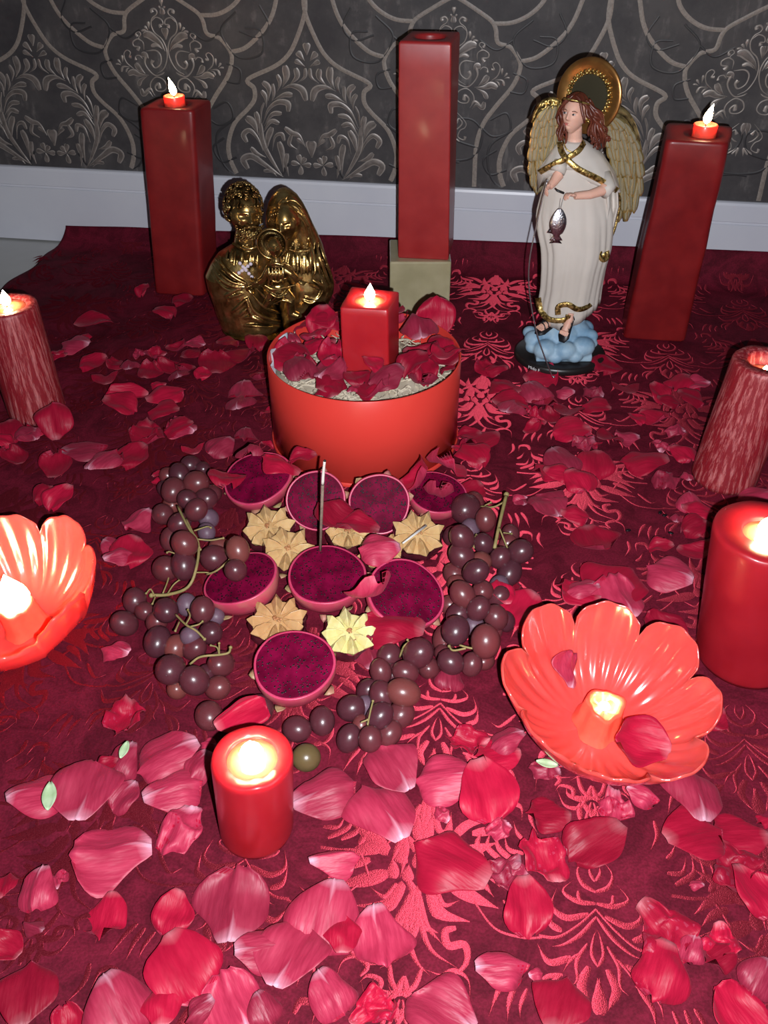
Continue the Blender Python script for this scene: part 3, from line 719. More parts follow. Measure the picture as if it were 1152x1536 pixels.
# incense stick in the middle half
M_ash = mat('incense_ash', (.55, .50, .45), .9, 0, (.65, .60, .55), 200); M_inc = mat('incense_stick', (.16, .11, .085), .85, 0, (.22, .16, .12), 200, .2)
M_burn = mat('burnt_tip', (.02, .015, .012), .9)
b0 = P(480, 830, .047); y0 = b0.y
r_ = thing('incense_stick', 'thin brown incense stick with white ash, standing in the middle dragon fruit', 'incense', tuple(b0), None)
p1 = PY(484, 727, y0); p2 = PY(485, 692, y0+.001)
build('stick', MB().tube([b0 - Vector((0, 0, .004)), b0.lerp(p1, .5), p1], [.0018, .0019, .0019], 8), M_inc, r_)
build('ember', MB().tube([p1, p1 + Vector((0, 0, .0008))], .0021, 8), M_burn, r_)
build('ash', MB().tube(cat_rom([p1 + Vector((0, 0, .0008)), p1.lerp(p2, .5) + Vector((.0004, 0, 0)), p2 + Vector((.0015, 0, 0))], 4), [.0019, .0019, .0016], 8), M_ash, r_)
build('burnt_tip', MB().tube([p2 + Vector((.0015, 0, 0)), p2 + Vector((.002, 0, .0015))], .0017, 8), M_burn, r_)

# ================================================================ plums carved into flowers
M_plum = mat('plum_skin', (.045, .006, .012), .25, 0, (.09, .012, .018), 30, .5, 0, .1, (.003, .001, .001), .3)
M_core = mat('plum_pit_hollow', (.36, .13, .05), .5, 0, (.48, .24, .10), 160, .4, .5)
def plummat(k, c, c2): return mat('plum_flesh_%s' % k, c, .42, 0, c2, 60, .4, .25, .25, (.006, .003, .001))
PF = {'amber': plummat('amber', (.50, .29, .12), (.60, .40, .19)), 'tan': plummat('tan', (.46, .24, .10), (.56, .33, .15)), 'pale': plummat('pale', (.60, .52, .20), (.70, .62, .30))}
def plum(label, px, py, rpx, z, kind, n=(0, -.2, 1), seed=1, K=8, rot=0):
    C = P(px, py, z); r = rpx*1.1*mpp(C); n = Vector(n).normalized(); x = Vector((1, 0, 0)); x = (x-n*x.dot(n)).normalized(); yv = n.cross(x); R_ = random.Random(seed)
    root = thing('carved_plum_half', label, 'plum', tuple(C), 'plum halves carved like flowers')
    def W(f, t, c): q = C + x*f*cos(t) + yv*f*sin(t) + n*c; q.z = max(q.z, .0045); return q
    b = MB(); prof = [(.86, -.004), (.93, -.009), (.90, -.017), (.70, -.026), (.40, -.032), (.01, -.033)]
    b.grid([[W(r*f*(1+.07*cos(K*(2*pi*j/48-rot))*(1 if i < 2 else 0)), 2*pi*j/48, d) for j in range(48)] for i, (f, d) in enumerate(prof)], closed_u=True); build('skin', b, M_plum, root)
    dd = MB().lathe([(.001, -.003), (r*.5, -.003), (r*.80, -.0045)], (0, 0, 0), 32); dd.v = [C + x*v.x + yv*v.y + n*v.z for v in dd.v]; build('flesh_floor', dd, PF[kind], root)
    for k in range(K):
        t = rot + 2*pi*k/K + R_.uniform(-.06, .06); hw = pi/K*.84; L = r*R_.uniform(.93, 1.06); up = R_.uniform(.001, .0045); b = MB()
        vs = [W(r*.16, t, .000), W(r*.42, t-hw*.98, -.002), W(r*.45, t, .0065+up*.3), W(r*.42, t+hw*.98, -.002), W(r*.80, t-hw*.80, -.004), W(r*.76, t, .006+up), W(r*.80, t+hw*.80, -.004), W(L, t, up-.001), W(r*.40, t, -.009), W(r*.80, t, -.010)]
        b.add(vs, [(0, 1, 2), (0, 2, 3), (1, 4, 5, 2), (2, 5, 6, 3), (4, 7, 5), (5, 7, 6), (0, 8, 1), (0, 3, 8), (1, 8, 9, 4), (3, 6, 9, 8), (4, 9, 7), (6, 7, 9)])
        o = build('wedge', b, PF[kind], root, smooth=False); bm_ = bevel_mod(o, .0009, 2)
    b = MB()
    for k in range(9):
        t = R_.uniform(0, 2*pi); f = R_.uniform(0, r*.14); b.ell(W(f, t, .001+R_.uniform(0, .0015)), (R_.uniform(.0012, .0026), R_.uniform(.0012, .0024), .0014), nu=8, nv=5)
    build('pit_hollow', b, M_core, root); return C
plum('amber carved plum half in front of the back left dragon fruit', 402, 789, 38, .034, 'amber', (-.05, -.25, 1), 1, 8, .2)
plum('amber carved plum half touching the back of the middle dragon fruit', 431, 822, 37, .032, 'amber', (.1, -.3, 1), 2, 7, .1)
plum('tan carved plum half just behind the nearest dragon fruit', 416, 929, 43, .034, 'tan', (0, -.15, 1), 3, 9, .35)
plum('pale yellow carved plum half to the right of the nearest dragon fruit', 524, 947, 41, .034, 'pale', (.05, -.15, 1), 4, 8, .15)
pm = plum('carved plum half on the right with a dark skin and a white splinter across it', 627, 800, 38, .034, 'amber', (.05, -.35, 1), 5, 8, .3)
plum('amber carved plum half peeping out between the two upright dragon fruit', 522, 797, 32, .028, 'amber', (0, -.1, 1), 6, 8, 0)
plum('tan carved plum half covered by a petal behind the middle dragon fruit', 572, 826, 34, .028, 'tan', (0, -.2, 1), 7, 8, .3)
a = P(604, 815, .047); b_ = P(639, 788, .047)
b = MB().tube([a, b_], [.0014, .0026, .0024], 6, flat=.5); o = build('wood_splinter', b, mat('pale_splinter', (.62, .60, .56), .7)); tag(o, 'white wooden splinter lying across the right carved plum', 'splinter')

# ================================================================ grapes
def grape_mat():
    m, nt, b = newmat('grape_skin'); n = noise_tex(nt, 70, 4, .6); n2 = noise_tex(nt, 260, 3, .6)
    oi = N(nt, 'ShaderNodeObjectInfo'); base = ramp(nt, oi.outputs['Random'], [(0, (.050, .006, .011)), (.5, (.080, .010, .014)), (.9, (.13, .019, .018)), (1, (.16, .035, .024))])
    bl = ramp(nt, n.outputs[0], [(.40, (0, 0, 0)), (.64, (1, 1, 1))]); mm = N(nt, 'ShaderNodeMath', operation='MULTIPLY'); nt.links.new(bl.outputs[0], mm.inputs[0]); mm.inputs[1].default_value = .30
    c = mix(nt, mm.outputs[0], base.outputs[0], (.15, .09, .12)); nt.links.new(c, b.inputs['Base Color'])
    rr = ramp(nt, n.outputs[0], [(.4, (.20, .20, .20)), (.65, (.45, .45, .45))]); nt.links.new(rr.outputs[0], b.inputs['Roughness'])
    b.inputs['Subsurface Weight'].default_value = .12; b.inputs['Subsurface Radius'].default_value = (.004, .001, .001); return m
M_grape = grape_mat()
M_bloom = mat('grape_bloom', (.07, .015, .03), .45, 0, (.17, .12, .16), 110, .3, lo=.4, hi=.6)
M_stem = mat('grape_stem', (.20, .17, .06), .6, 0, (.30, .22, .09), 90, .3, .2)
GM = []
for k in range(3):
    b = MB().ell((0, 0, 0), (1, 1, 1.13+.05*k), nu=24, nv=16); b.ell((0, 0, 1.13+.05*k), (.07, .07, .03), nu=8, nv=4); GM.append(b.mesh('grape', M_grape))
GB = MB().ell((0, 0, 0), (1, 1, 1.13), nu=24, nv=16).mesh('grape', M_bloom)
def gpos(px, py, rr, z): 
    C = P(px, py, z); r = rr*mpp(C); return C, r
def bunch(name, label, crop, lst, stems, bloomy=()):
    pts = []
    for i, g in enumerate(lst):
        x, y, rc = g[0], g[1], g[2]; ox, oy, s = crop if len(g) < 5 else g[4]
        px, py, rp = ox+x/s, oy+y/s, rc/s*1.09; lay = g[3] if len(g) > 3 else 0
        z = .0045; C, r = gpos(px, py, rp, .02); z = .0050 + r*1.0 + lay*r*1.25; C, r = gpos(px, py, rp, z); pts.append((C, r))
    cen = sum((p[0] for p in pts), Vector())/len(pts); root = thing(name, label, 'grapes', (cen.x, cen.y, .0), 'bunches of dark grapes')
    R_ = random.Random(len(lst))
    for i, (C, r) in enumerate(pts):
        o = put('grape', GB if i in bloomy else GM[i % 3], root, C - Vector(root.location)); o.scale = (r, r, r); q = R_.uniform(.1, .9)
        o.rotation_euler = (R_.uniform(-1.2, 1.2), R_.uniform(-1.0, 1.0), R_.uniform(0, 6)); f = r
        if C.z - r*1.1 < .0046: o.location.z += 0
    for st in stems:
        b = MB(); w = st[0]; pp = [P(crop[0]+x/crop[2], crop[1]+y/crop[2], z) for x, y, z in st[1]]
        b.tube(cat_rom(pp, 5), w, 7); b.ell(pp[-1], w[-1]*1.5 if isinstance(w, (list, tuple)) else w*1.6, nu=8, nv=6); build('stem', b, M_stem, root)
    return root
G1 = [(405,185,44,0),(350,230,46,1),(300,240,40,0),(430,270,54,1),(320,305,52,1),(288,302,38,0),(390,350,44,2),(475,350,50,1),(318,372,45,0),(270,420,48,0),(430,400,48,2),(490,440,44,0),(350,465,48,1),
      (480,505,40,0),(308,540,46,0),(375,563,56,2),(282,682,58,0),(370,665,56,1),(520,632,60,0),(545,580,45,0),(630,592,52,3),(620,690,50,3),(460,205,36,0),(510,320,40,0)]
bunch('grape_bunch', 'dark grape bunch at upper left with a long bare green stem', (160, 640, 3.2), G1,
  [((.0016, .0019, .0022), [(340,380,.055),(390,480,.055),(440,560,.052),(430,680,.045),(390,770,.03),(300,805,.02),(215,810,.016)]),
   (.0011, [(380,440,.055),(420,520,.055),(450,590,.052)]), (.0011, [(436,540,.053),(500,545,.05),(560,535,.05)]), (.0010, [(420,500,.054),(480,480,.055),(500,485,.055)]),
   (.0012, [(480,710,.04),(530,690,.05),(590,640,.058)]), (.0010, [(290,805,.019),(320,760,.022),(350,735,.024)]), (.0010, [(270,800,.018),(290,750,.02),(300,715,.022)]), (.0010, [(230,810,.017),(210,780,.02),(190,800,.02)]), (.0010, [(235,812,.017),(220,850,.02)]),
   (.0009, [(430,700,.044),(480,700,.04),(500,705,.04)]), (.0009, [(330,610,.045),(300,600,.05),(290,605,.05)])], (13, 11))
G2 = [(135,835,52,0),(180,885,42,0),(85,945,55,0),(240,938,48,0),(285,882,56,1),(385,855,46,0),(460,880,54,1),(520,912,42,0),(245,1032,60,0),(400,1005,44,1),(330,1060,50,0),(420,1065,52,0),(500,990,52,0),
      (190,262,52,1,(180,900,2.504)),(215,335,36,0,(180,900,2.504)),(280,303,50,1,(180,900,2.504)),(325,275,32,0,(180,900,2.504)),(380,240,46,0,(180,900,2.504)),(368,330,42,0,(180,900,2.504))]
bunch('grape_bunch', 'dark grape bunch at lower left, dusty, beside the left flower bowl', (160, 640, 3.2), G2,
  [(.0013, [(330,900,.045),(380,950,.05),(430,980,.05),(470,1020,.045)]), (.0010, [(380,950,.05),(400,910,.052),(390,880,.05)]), (.0010, [(350,935,.048),(330,980,.05)]), (.0010, [(400,960,.05),(440,950,.05),(460,935,.05)]),
   (.0014, [(400,1140,.03),(450,1105,.038),(540,1095,.04),(585,1085,.042),(595,1060,.043)]), (.0009, [(540,1095,.04),(530,1060,.042),(500,1050,.042)]), (.0010, [(540,1095,.04),(540,1040,.044)])], (5, 9, 7))
G3 = [(700,330,68,0),(740,300,44,0),(795,382,46,1),(640,462,46,0),(720,428,44,0),(682,470,54,2),(785,498,46,1),(915,450,40,0),(900,495,36,0),(962,535,54,1),(865,565,46,1),(910,635,54,0),(680,556,56,1),(775,582,44,1),(748,632,54,2),(648,645,50,0),
      (660,692,44,0),(685,742,54,2),(782,725,48,1),(860,700,44,0),(855,755,48,0),(620,790,42,0),(665,835,50,1),(760,810,50,2),(845,852,54,1),(890,870,44,0),(740,892,45,1),(652,915,62,2),(795,967,66,2),(600,952,54,0),(628,1065,56,1),(728,1077,48,1),(792,1060,42,0),(840,915,34,0),(590,1022,40,0),(690,880,40,0)]
bunch('grape_bunch', 'large dark grape bunch on the right with an upright cut stem end', (480, 660, 3.2), G3,
  [((.0024, .0022, .0026), [(838,520,.045),(862,400,.055),(895,262,.065)]), (.0012, [(770,318,.04),(830,322,.05),(880,300,.055)]), (.0010, [(790,315,.043),(820,300,.05)]), (.0009, [(740,520,.052),(735,480,.055),(750,455,.05)]),
   (.0011, [(860,420,.055),(880,470,.05),(900,520,.04)]), (.0012, [(670,985,.06),(730,1000,.062),(760,990,.062)]), (.0012, [(700,1000,.06),(640,1010,.055),(620,990,.055)]), (.0009, [(880,445,.05),(920,450,.046)])], (4, 19, 26, 35))
G4 = [(1010,210,42,0),(1120,200,52,1),(980,268,38,1),(1022,282,40,0),(1072,270,40,1),(1160,255,38,0),(930,338,38,0),(982,355,42,1),(1065,347,50,1),(870,406,46,0),(922,397,36,0),(976,436,44,1),(1055,430,46,0),(906,470,32,0),(860,520,42,0),(940,522,42,1),(1012,500,42,0)]
bunch('grape_bunch', 'small dark grape bunch below the right dragon fruit half', (180, 900, 2.504), G4,
  [(.0012, [(1050,215,.03),(1070,170,.05),(1110,150,.055)]), (.0010, [(1060,190,.045),(1085,165,.05),(1080,150,.05)]), (.0010, [(930,470,.045),(940,420,.048),(950,380,.05)]), (.0009, [(905,460,.045),(930,450,.047)])], (10,))
for i, (x, y, rr, lab) in enumerate([(335,435,56,'single loose grape at far left of the loose ones, beside a red petal strip'),(462,447,50,'loose dark grape right behind the near candle top, partly under a petal strip'),(530,405,50,'loose dark grape touching the foot of the nearest dragon fruit'),
      (665,485,52,'loose oval dark grape right of the near pillar candle'),(760,455,50,'loose grape with its pale scar turned to the camera'),(700,592,55,'loose olive green grape behind the near petals, right of the pillar')]):
    C, r = gpos(180+x/2.504, 900+y/2.504, rr/2.504, .018); C, r = gpos(180+x/2.504, 900+y/2.504, rr/2.504, .0046+r)
    if i == 5:
        me = MB().ell((0, 0, 0), (1.05, 1, 1), nu=24, nv=16).mesh('grape', mat('green_grape', (.10, .055, .025), .3, 0, (.13, .10, .04), 60, .5, 0, .2, (.004, .003, .001)))
    else: me = GM[i % 3]
    o = put('grape', me, None, C); o.scale = (r*.96, r*.96, r*.96); o.rotation_euler = ((-1.15, 0, .1) if i == 4 else (1.45, .2, [.3, 1.2, .4, 1.3, 0, .2][i])); tag(o, lab, 'grape', 'loose grapes in front of the fruit')
    if i == 4:
        o.location.z += r*.02
# black melon seeds on the cloth
SE = MB().ell((0, 0, 0), (.0042, .0027, .0015), nu=12, nv=6).mesh('melon_seed', M_seed)
for px, py, a, lab in ((943, 793, .2, 'black flat seed lying apart on the cloth, leftmost'), (1007, 796, -.5, 'black flat seed nearest the middle of its group'), (998, 770, .4, 'black seed lying highest of the group of seeds'), (1033, 800, .1, 'black seed rightmost, beside a petal tip'), (991, 766, 1, 'small black seed touching the highest one')):
    p = P(px, py, .007); o = put('melon_seed', SE, None, p + Vector((0, 0, cz(p.x, p.y)-.005+.0005))); o.rotation_euler = (0, 0, a); tag(o, lab, 'seed', 'black seeds on the cloth')
# ================================================================ rose petals
def petal_mats():
    out = []
    for name, c0_, c1_, tip, rough, sp in (('petal_velvet', (.34, .003, .026), (.43, .006, .036), (.52, .14, .17), .5, .25), ('petal_back', (.34, .014, .048), (.46, .030, .078), (.74, .36, .46), .52, .4)):
        m, nt, b = newmat(name); at = N(nt, 'ShaderNodeAttribute', attribute_name='t'); n = noise_tex(nt, 2.4, 2, .5, stretch=(5, 1, 1)); r = ramp(nt, n.outputs[0], [(.30, c0_), (.72, c1_)])
        sw = ramp(nt, at.outputs['Fac'], [(.04, (1, 1, 1)), (.12, (.45, .45, .45)), (.24, (.0, .0, .0))]); c = mix(nt, sw.outputs[0], r.outputs[0], tip)
        oi = N(nt, 'ShaderNodeObjectInfo'); hs = N(nt, 'ShaderNodeHueSaturation'); mr = N(nt, 'ShaderNodeMapRange'); mr.inputs[3].default_value = .55; mr.inputs[4].default_value = 1.08
        nt.links.new(oi.outputs['Random'], mr.inputs[0]); nt.links.new(mr.outputs[0], hs.inputs['Value']); nt.links.new(c, hs.inputs['Color']); nt.links.new(hs.outputs[0], b.inputs['Base Color'])
        b.inputs['Roughness'].default_value = rough; b.inputs['Specular IOR Level'].default_value = sp; b.inputs['Sheen Weight'].default_value = .12; b.inputs['Sheen Tint'].default_value = (1, .2, .3, 1)
        b.inputs['Subsurface Weight'].default_value = 0
        bump(nt, b, n.outputs[0], .15, .010); out.append(m)
    return out
M_petal = petal_mats()
def petal_mesh(seed, cup, curl, fold, wav, wid=1.0, crumple=0, crease=0):
    """unit petal: base at y=-.5, tip at y=.5, two skins, velvety inside up (slot 0), pink back down (slot 1)"""
    R_ = random.Random(seed); NS, NT = 14, 14; a1, a2 = R_.uniform(0, 6), R_.uniform(0, 6); sk = R_.uniform(-.16, .16); tp = R_.uniform(.02, .15); hx = R_.uniform(.02, .07)
    def pt(i, j, off):
        t = j/NT; s = -1 + 2*i/NS
        w = (.24 + .76*sin(min(1, t*1.45)*pi/2)**.85) if t < .69 else 1.0
        if t >= .60: w *= (1 - ((t-.60)/.405)**3.0*.96)**.5 if t < 1.0 else .30
        w *= .5*wid; x = s*w + sk*(t-.5)*t; y = t-.5 + tp*(1-abs(s))**1.6*max(0, (t-.6)/.4)**2 - .04*abs(s)*max(0, t-.7); x += hx*w*sin(3.1*t*2+a2)*s + .03*sin(7*t+a1)*abs(s) + .015*sin(5*s+a1)*t
        z = cup*(s*s*w*w*2.2) + cup*.35*(t-.5)**2*2
        z += curl*max(0, t-.66)**1.6*2.2*(1+.3*sin(3*s+a2)) + curl*max(0, abs(s)-.6)**1.6*.8*(t > .3)*t
        z += fold*abs(x - .08*sin(a1)) * (.4 + t*.6)
        z += wav*.05*sin(6*s+a1+3*t)*t + wav*.03*sin(9*t+a2)*abs(s)
        z += crease*-.05*exp(-(s/.12)**2)*(1-t*.5)
        q = noise.noise_vector(Vector((x*1.6+seed*3.1, y*1.6, seed*.37))); x += q.x*.10; y += q.y*.10; z += q.z*.13 + .05*abs(noise.noise(Vector((x*3.1, y*2.2, seed*1.9))))*t
        if crumple:
            q = noise.noise_vector(Vector((x*3.5+seed, y*3.5, seed*.7))); x += q.x*.16*crumple; y += q.y*.16*crumple; z += (q.z+.3)*.30*crumple + .10*crumple*abs(noise.noise(Vector((x*8, y*8, seed))))
        return Vector((x, y, z+off))
    b = MB(); G = [[pt(i, j, 0) for i in range(NS+1)] for j in range(NT+1)]; H = [[pt(i, j, -.012) for i in range(NS+1)] for j in range(NT+1)]
    att = [max(.001, .02 + j/NT*.98 + .10*abs(-1+2*i/NS) ) for j in range(NT+1) for i in range(NS+1)]
    if crease: att = [a if abs(-1+2*(k % (NS+1))/NS) > .12 else a*.45+.02 for k, a in enumerate(att)]
    b.grid(G, att=att, mi=0); o = len(b.v); b.grid(H, att=att, mi=1); n = NS+1
    b.f = b.f[:NS*NT] + [f[::-1] for f in b.f[NS*NT:]]
    for j in range(NT): 
        for i0 in (0, NS):
            q = (j*n+i0, (j+1)*n+i0, o+(j+1)*n+i0, o+j*n+i0); b.f.append(q if i0 == 0 else q[::-1]); b.mi.append(0)
    for i in range(NS):
        for j0 in (0, NT):
            q = (j0*n+i, o+j0*n+i, o+j0*n+i+1, j0*n+i+1); b.f.append(q if j0 == 0 else q[::-1]); b.mi.append(0)
    return b
PM = {'r': [], 'p': [], 'c': [], 'f': []}
def addp(key, flip, **kw):
    b = petal_mesh(**kw)
    if flip: b.xf(Matrix.Rotation(pi, 4, 'Y'))
    mz = min(v.z for v in b.v)
    for v in b.v: v.z -= mz
    PM[key].append((b.mesh('rose_petal', M_petal, True, False), max(v.z for v in b.v)))
for sd, (cu, cr, fo, wa, wi) in enumerate([(.30, -.5, 0, .5, 1.05), (.22, .5, .05, .8, .95), (-.25, -.3, 0, .8, 1.0), (.45, -.7, .1, .5, .9), (-.15, .6, -.25, .6, 1.05), (.15, -.9, .2, 1, 1.0)]): addp('r', False, seed=sd+1, cup=cu, curl=cr, fold=fo, wav=wa, wid=wi)
for sd, (cu, cr, fo, wa, wi) in enumerate([(.45, .6, .0, .6, 1.0), (.35, -.4, .15, .8, .95), (.55, .4, -.1, .6, 1.05), (.30, .8, .25, .9, .9), (-.2, .5, -.3, .8, 1.0)]): addp('p', True, seed=sd+11, cup=cu, curl=cr, fold=fo, wav=wa, wid=wi, crease=1)
for sd in range(4): addp('c', sd % 2 == 0, seed=sd+31, cup=.3, curl=.3, fold=.2*(sd % 2), wav=1, wid=.95, crumple=.85+.1*sd)
for sd in range(2): addp('f', sd == 0, seed=sd+51, cup=.2, curl=.2, fold=1.7, wav=.4, wid=.75)
CROPS = {'A': (60, 400, 3.03), 'E': (680, 480, 3.03), 'L': (0, 1000, 2.865), 'M': (380, 1100, 2.88), 'R': (752, 1100, 2.88), 'G': (160, 640, 3.2), 'H': (480, 660, 3.2), 'B': (740, 880, 3.2), 'Q': (900, 480, 2.648), 'X': (380, 400, 3.388), 'S': (900, 740, 5.76), 'T': (960, 500, 7.68), 'K': (0, 420, 2.647)}
# x, y, width in the crop, kind (r velvet side up, p pink back up, c crumpled, f folded), optional direction of the pale base in degrees
PET = {
'A': [(245,245,155,'r'),(560,212,95,'r',150),(200,310,60,'r'),(172,355,130,'p',-15),(90,415,60,'r'),(245,440,115,'r',40),(300,505,120,'r',-70),(410,475,90,'p',-80),(345,430,75,'r'),(490,470,110,'r'),(520,388,95,'c'),(450,385,60,'c'),(610,352,80,'r'),
      (705,345,90,'p'),(680,388,90,'r'),(580,445,115,'r'),(660,455,90,'r'),(630,495,85,'p',-70),(795,430,145,'r',-80),(905,382,120,'r'),(985,345,100,'r'),(850,350,90,'r'),(400,575,155,'f',10),(370,642,150,'r',160),(565,590,150,'r'),(572,662,130,'r'),(480,735,140,'c'),
      (650,727,120,'p',-30),(1000,490,95,'r'),(925,560,145,'p',90),(910,622,125,'p',-90),(930,762,110,'p',90),(1035,660,65,'r'),(190,842,170,'p',200),(290,903,160,'p',-120),(430,857,145,'r',60),(75,905,155,'r'),(20,1035,95,'r'),(90,1062,135,'r',60),(700,845,115,'r'),(820,817,125,'p'),(548,965,70,'r'),(650,150,90,'r'),
      (-20,740,90,'r'),(-30,800,110,'p'),(470,110,70,'r'),(740,480,70,'r'),(540,530,60,'r')],
'E': [(395,240,140,'r',200),(240,310,130,'r'),(370,325,130,'p'),(515,322,75,'p',-20),(230,375,90,'r'),(200,372,55,'r',90),(262,402,155,'r'),(250,445,140,'p'),(430,370,105,'r'),(372,430,90,'c'),(522,420,135,'r'),(655,400,115,'r'),(640,325,85,'c'),(782,320,150,'r',-90),
      (932,335,110,'r'),(970,372,90,'r',160),(1060,380,115,'r',150),(1110,300,100,'p',0),(918,420,120,'r'),(692,205,115,'r'),(130,540,155,'r',30),(540,500,155,'r',10),(600,512,60,'p'),(592,572,95,'c'),(640,560,60,'c'),(702,542,115,'r'),(790,522,100,'p'),(882,642,175,'r',0),
      (490,652,155,'p',110),(642,652,160,'r',80),(952,570,90,'c'),(962,722,115,'c',80),(1042,600,110,'r'),(472,722,120,'r',160),(562,762,135,'r'),(312,810,55,'p'),(440,872,155,'p',-70),(540,902,110,'r'),(642,982,195,'r',100),(92,642,125,'r'),(1082,830,115,'p',90),(1100,868,120,'r'),
      (1010,905,65,'p'),(1102,938,110,'r'),(1102,1040,145,'r',150),(942,1030,100,'r'),(992,1150,185,'p',-30),(742,1222,195,'p',130),(582,1252,125,'p'),(1060,722,70,'p'),(160,215,110,'r'),(200,230,90,'r'),(440,440,90,'r'),(830,440,80,'r'),(360,480,80,'r'),(1010,500,80,'c')],
'L': [(540,205,180,'c',80),(530,400,145,'p',70),(460,430,95,'r'),(155,560,225,'p',200),(375,552,265,'p',-90),(535,550,135,'p',60),(722,380,225,'p',30),(862,430,135,'p'),(898,322,65,'p'),(745,540,205,'p',200),(772,690,195,'c'),(485,795,290,'p',10),(170,970,160,'p',90),(30,965,120,'r'),
      (25,1200,130,'r'),(460,1055,175,'r',90),(750,1052,165,'r',80),(160,1130,95,'f'),(1005,1030,290,'p',-90),(780,1280,290,'r'),(120,1425,250,'r',-80),(500,1460,265,'p'),(1110,1230,210,'p'),(1010,1450,250,'p',-60),(700,1470,165,'r'),(870,1480,120,'p'),(250,900,75,'c'),(300,1530,140,'r')],
'M': [(310,265,235,'p',200),(610,150,240,'p',-60),(560,345,265,'p',-60),(842,190,235,'p',0),(1000,265,265,'r',100),(820,335,70,'c'),(1062,95,165,'r'),(1100,35,130,'p',20),(940,30,155,'c'),(870,570,290,'r',-30),(1060,400,95,'c'),(345,560,175,'f',190),(1092,595,135,'c',30),
      (310,780,285,'p',80),(385,885,150,'r',-90),(545,865,235,'p',100),(165,980,290,'p',-110),(330,1130,175,'p'),(512,1190,170,'c'),(1062,1030,200,'p',180),(820,1210,270,'p'),(40,1190,130,'p')],
'R': [(212,345,155,'r',0),(400,470,255,'r',30),(190,548,205,'c',-80),(60,590,110,'c'),(100,755,225,'r',90),(490,300,130,'c',80),(602,270,120,'p',150),(830,262,225,'p',-90),(820,460,250,'r'),(1040,430,205,'r',0),(1000,575,210,'c'),(1085,700,205,'r'),(700,850,250,'c',120),(822,935,100,'p',60),
      (690,1030,230,'r'),(950,890,150,'c',80),(950,960,140,'r'),(1112,1040,160,'p'),(1040,1215,240,'r',-60),(260,1195,235,'r'),(190,145,110,'c'),(10,230,85,'r'),(1145,360,60,'r'),(850,640,50,'p'),(150,1030,55,'p')],
'G': [(30,575,105,'p'),(120,610,170,'r'),(58,655,115,'p'),(60,1092,135,'p',-20),(150,440,150,'p',60),(255,250,65,'r'),(30,170,100,'r'),(190,30,160,'r'),(360,15,130,'r')],
'H': [(1100,312,180,'p',-60),(960,280,60,'p'),(1090,165,120,'r'),(1120,92,85,'p'),(985,820,230,'r',60),(930,700,85,'f',90),(740,110,160,'r'),(740,240,110,'r'),(620,1140,120,'p',90),(240,1050,125,'c')],
'B': [(410,60,170,'r'),(560,20,300,'r'),(600,92,230,'p'),(835,190,185,'r',-40),(1060,620,125,'r'),(530,40,90,'p')],
'Q': [(620,700,135,'p',0),(330,250,120,'r'),(600,760,80,'r')],
'K': [(120,620,90,'p',-20),(40,600,110,'r'),(10,650,70,'r'),(235,300,60,'r'),(60,700,95,'r')],
'X': [(1080,860,120,'r'),(1000,930,80,'r'),(70,900,60,'r'),(1100,940,110,'r')]}
LAND = [('left tall square candle', 262, 440), ('gold family bust', 400, 495), ('onyx block', 640, 470), ('angel statue base', 838, 555), ('right tall square candle', 985, 512), ('left ribbed pillar', 55, 610), ('round gift box', 545, 650), ('right ribbed pillar', 1085, 700),
        ('upper left grapes', 285, 760), ('lower left grapes', 270, 970), ('left flower bowl', 40, 890), ('right grape bunch', 710, 870), ('right flower bowl', 912, 1050), ('smooth pillar at the right edge', 1100, 950), ('near pillar candle', 380, 1190), ('small grape bunch', 590, 1060),
        ('bottom left corner', 0, 1536), ('bottom right corner', 1152, 1536), ('middle of the bottom edge', 576, 1536), ('left edge of the cloth', 0, 1200), ('group of black seeds', 990, 790), ('nearest dragon fruit', 441, 1000)]
ORD = ['', 'second ', 'third ', 'fourth ', 'fifth ', 'sixth ', 'seventh ', 'eighth ', 'ninth ', 'tenth ', 'eleventh ', 'twelfth ']
KIND = {'r': 'red velvety rose petal', 'p': 'pink backed rose petal', 'c': 'crumpled rose petal', 'f': 'folded rose petal'}
OBST = [(BX, BY, BR), (-.122, .508, .038), (.428, .742, .055), (.512, 1.105, .047), (-.578, 1.29, .047), (-.40, 1.79, .05), (.515, 1.58, .05), (.07, 1.69, .055)]
items = []; R_ = random.Random(5)
for cr, lst in PET.items():
    ox, oy, s = CROPS[cr]
    for it in lst:
        px, py, wpx = ox+it[0]/s, oy+it[1]/s, it[2]/s
        p = P(px, py, .012); items.append([px, py, wpx*mpp(p), it[3], it[4] if len(it) > 4 else R_.uniform(0, 360), p])
items.sort(key=lambda q: q[1])
cells = {}; placed = []
for it in items:
    px, py, sz, kd, ang, p = it; lm = min(LAND, key=lambda l: (l[1]-px)**2 + ((l[2]-py)*1.2)**2); dx, dy = px-lm[1], py-lm[2]
    if abs(dx) > abs(dy)*2: d = 'right of' if dx > 0 else 'left of'
    elif abs(dy) > abs(dx)*2: d = 'below' if dy > 0 else 'above'
    else: d = ('below' if dy > 0 else 'above') + ' and ' + ('right of' if dx > 0 else 'left of')
    it += [lm[0], d, math.hypot(dx, dy)]; cells.setdefault((kd, lm[0], d), []).append(it)
lab = {}
for (kd, l, d), v in cells.items():
    v.sort(key=lambda q: q[8])
    for i, it in enumerate(v): lab[id(it)] = ('%s %s the %s' % (KIND[kd], d, l)) + ((', ' + ORD[i] + 'nearest') if len(v) > 1 else '')
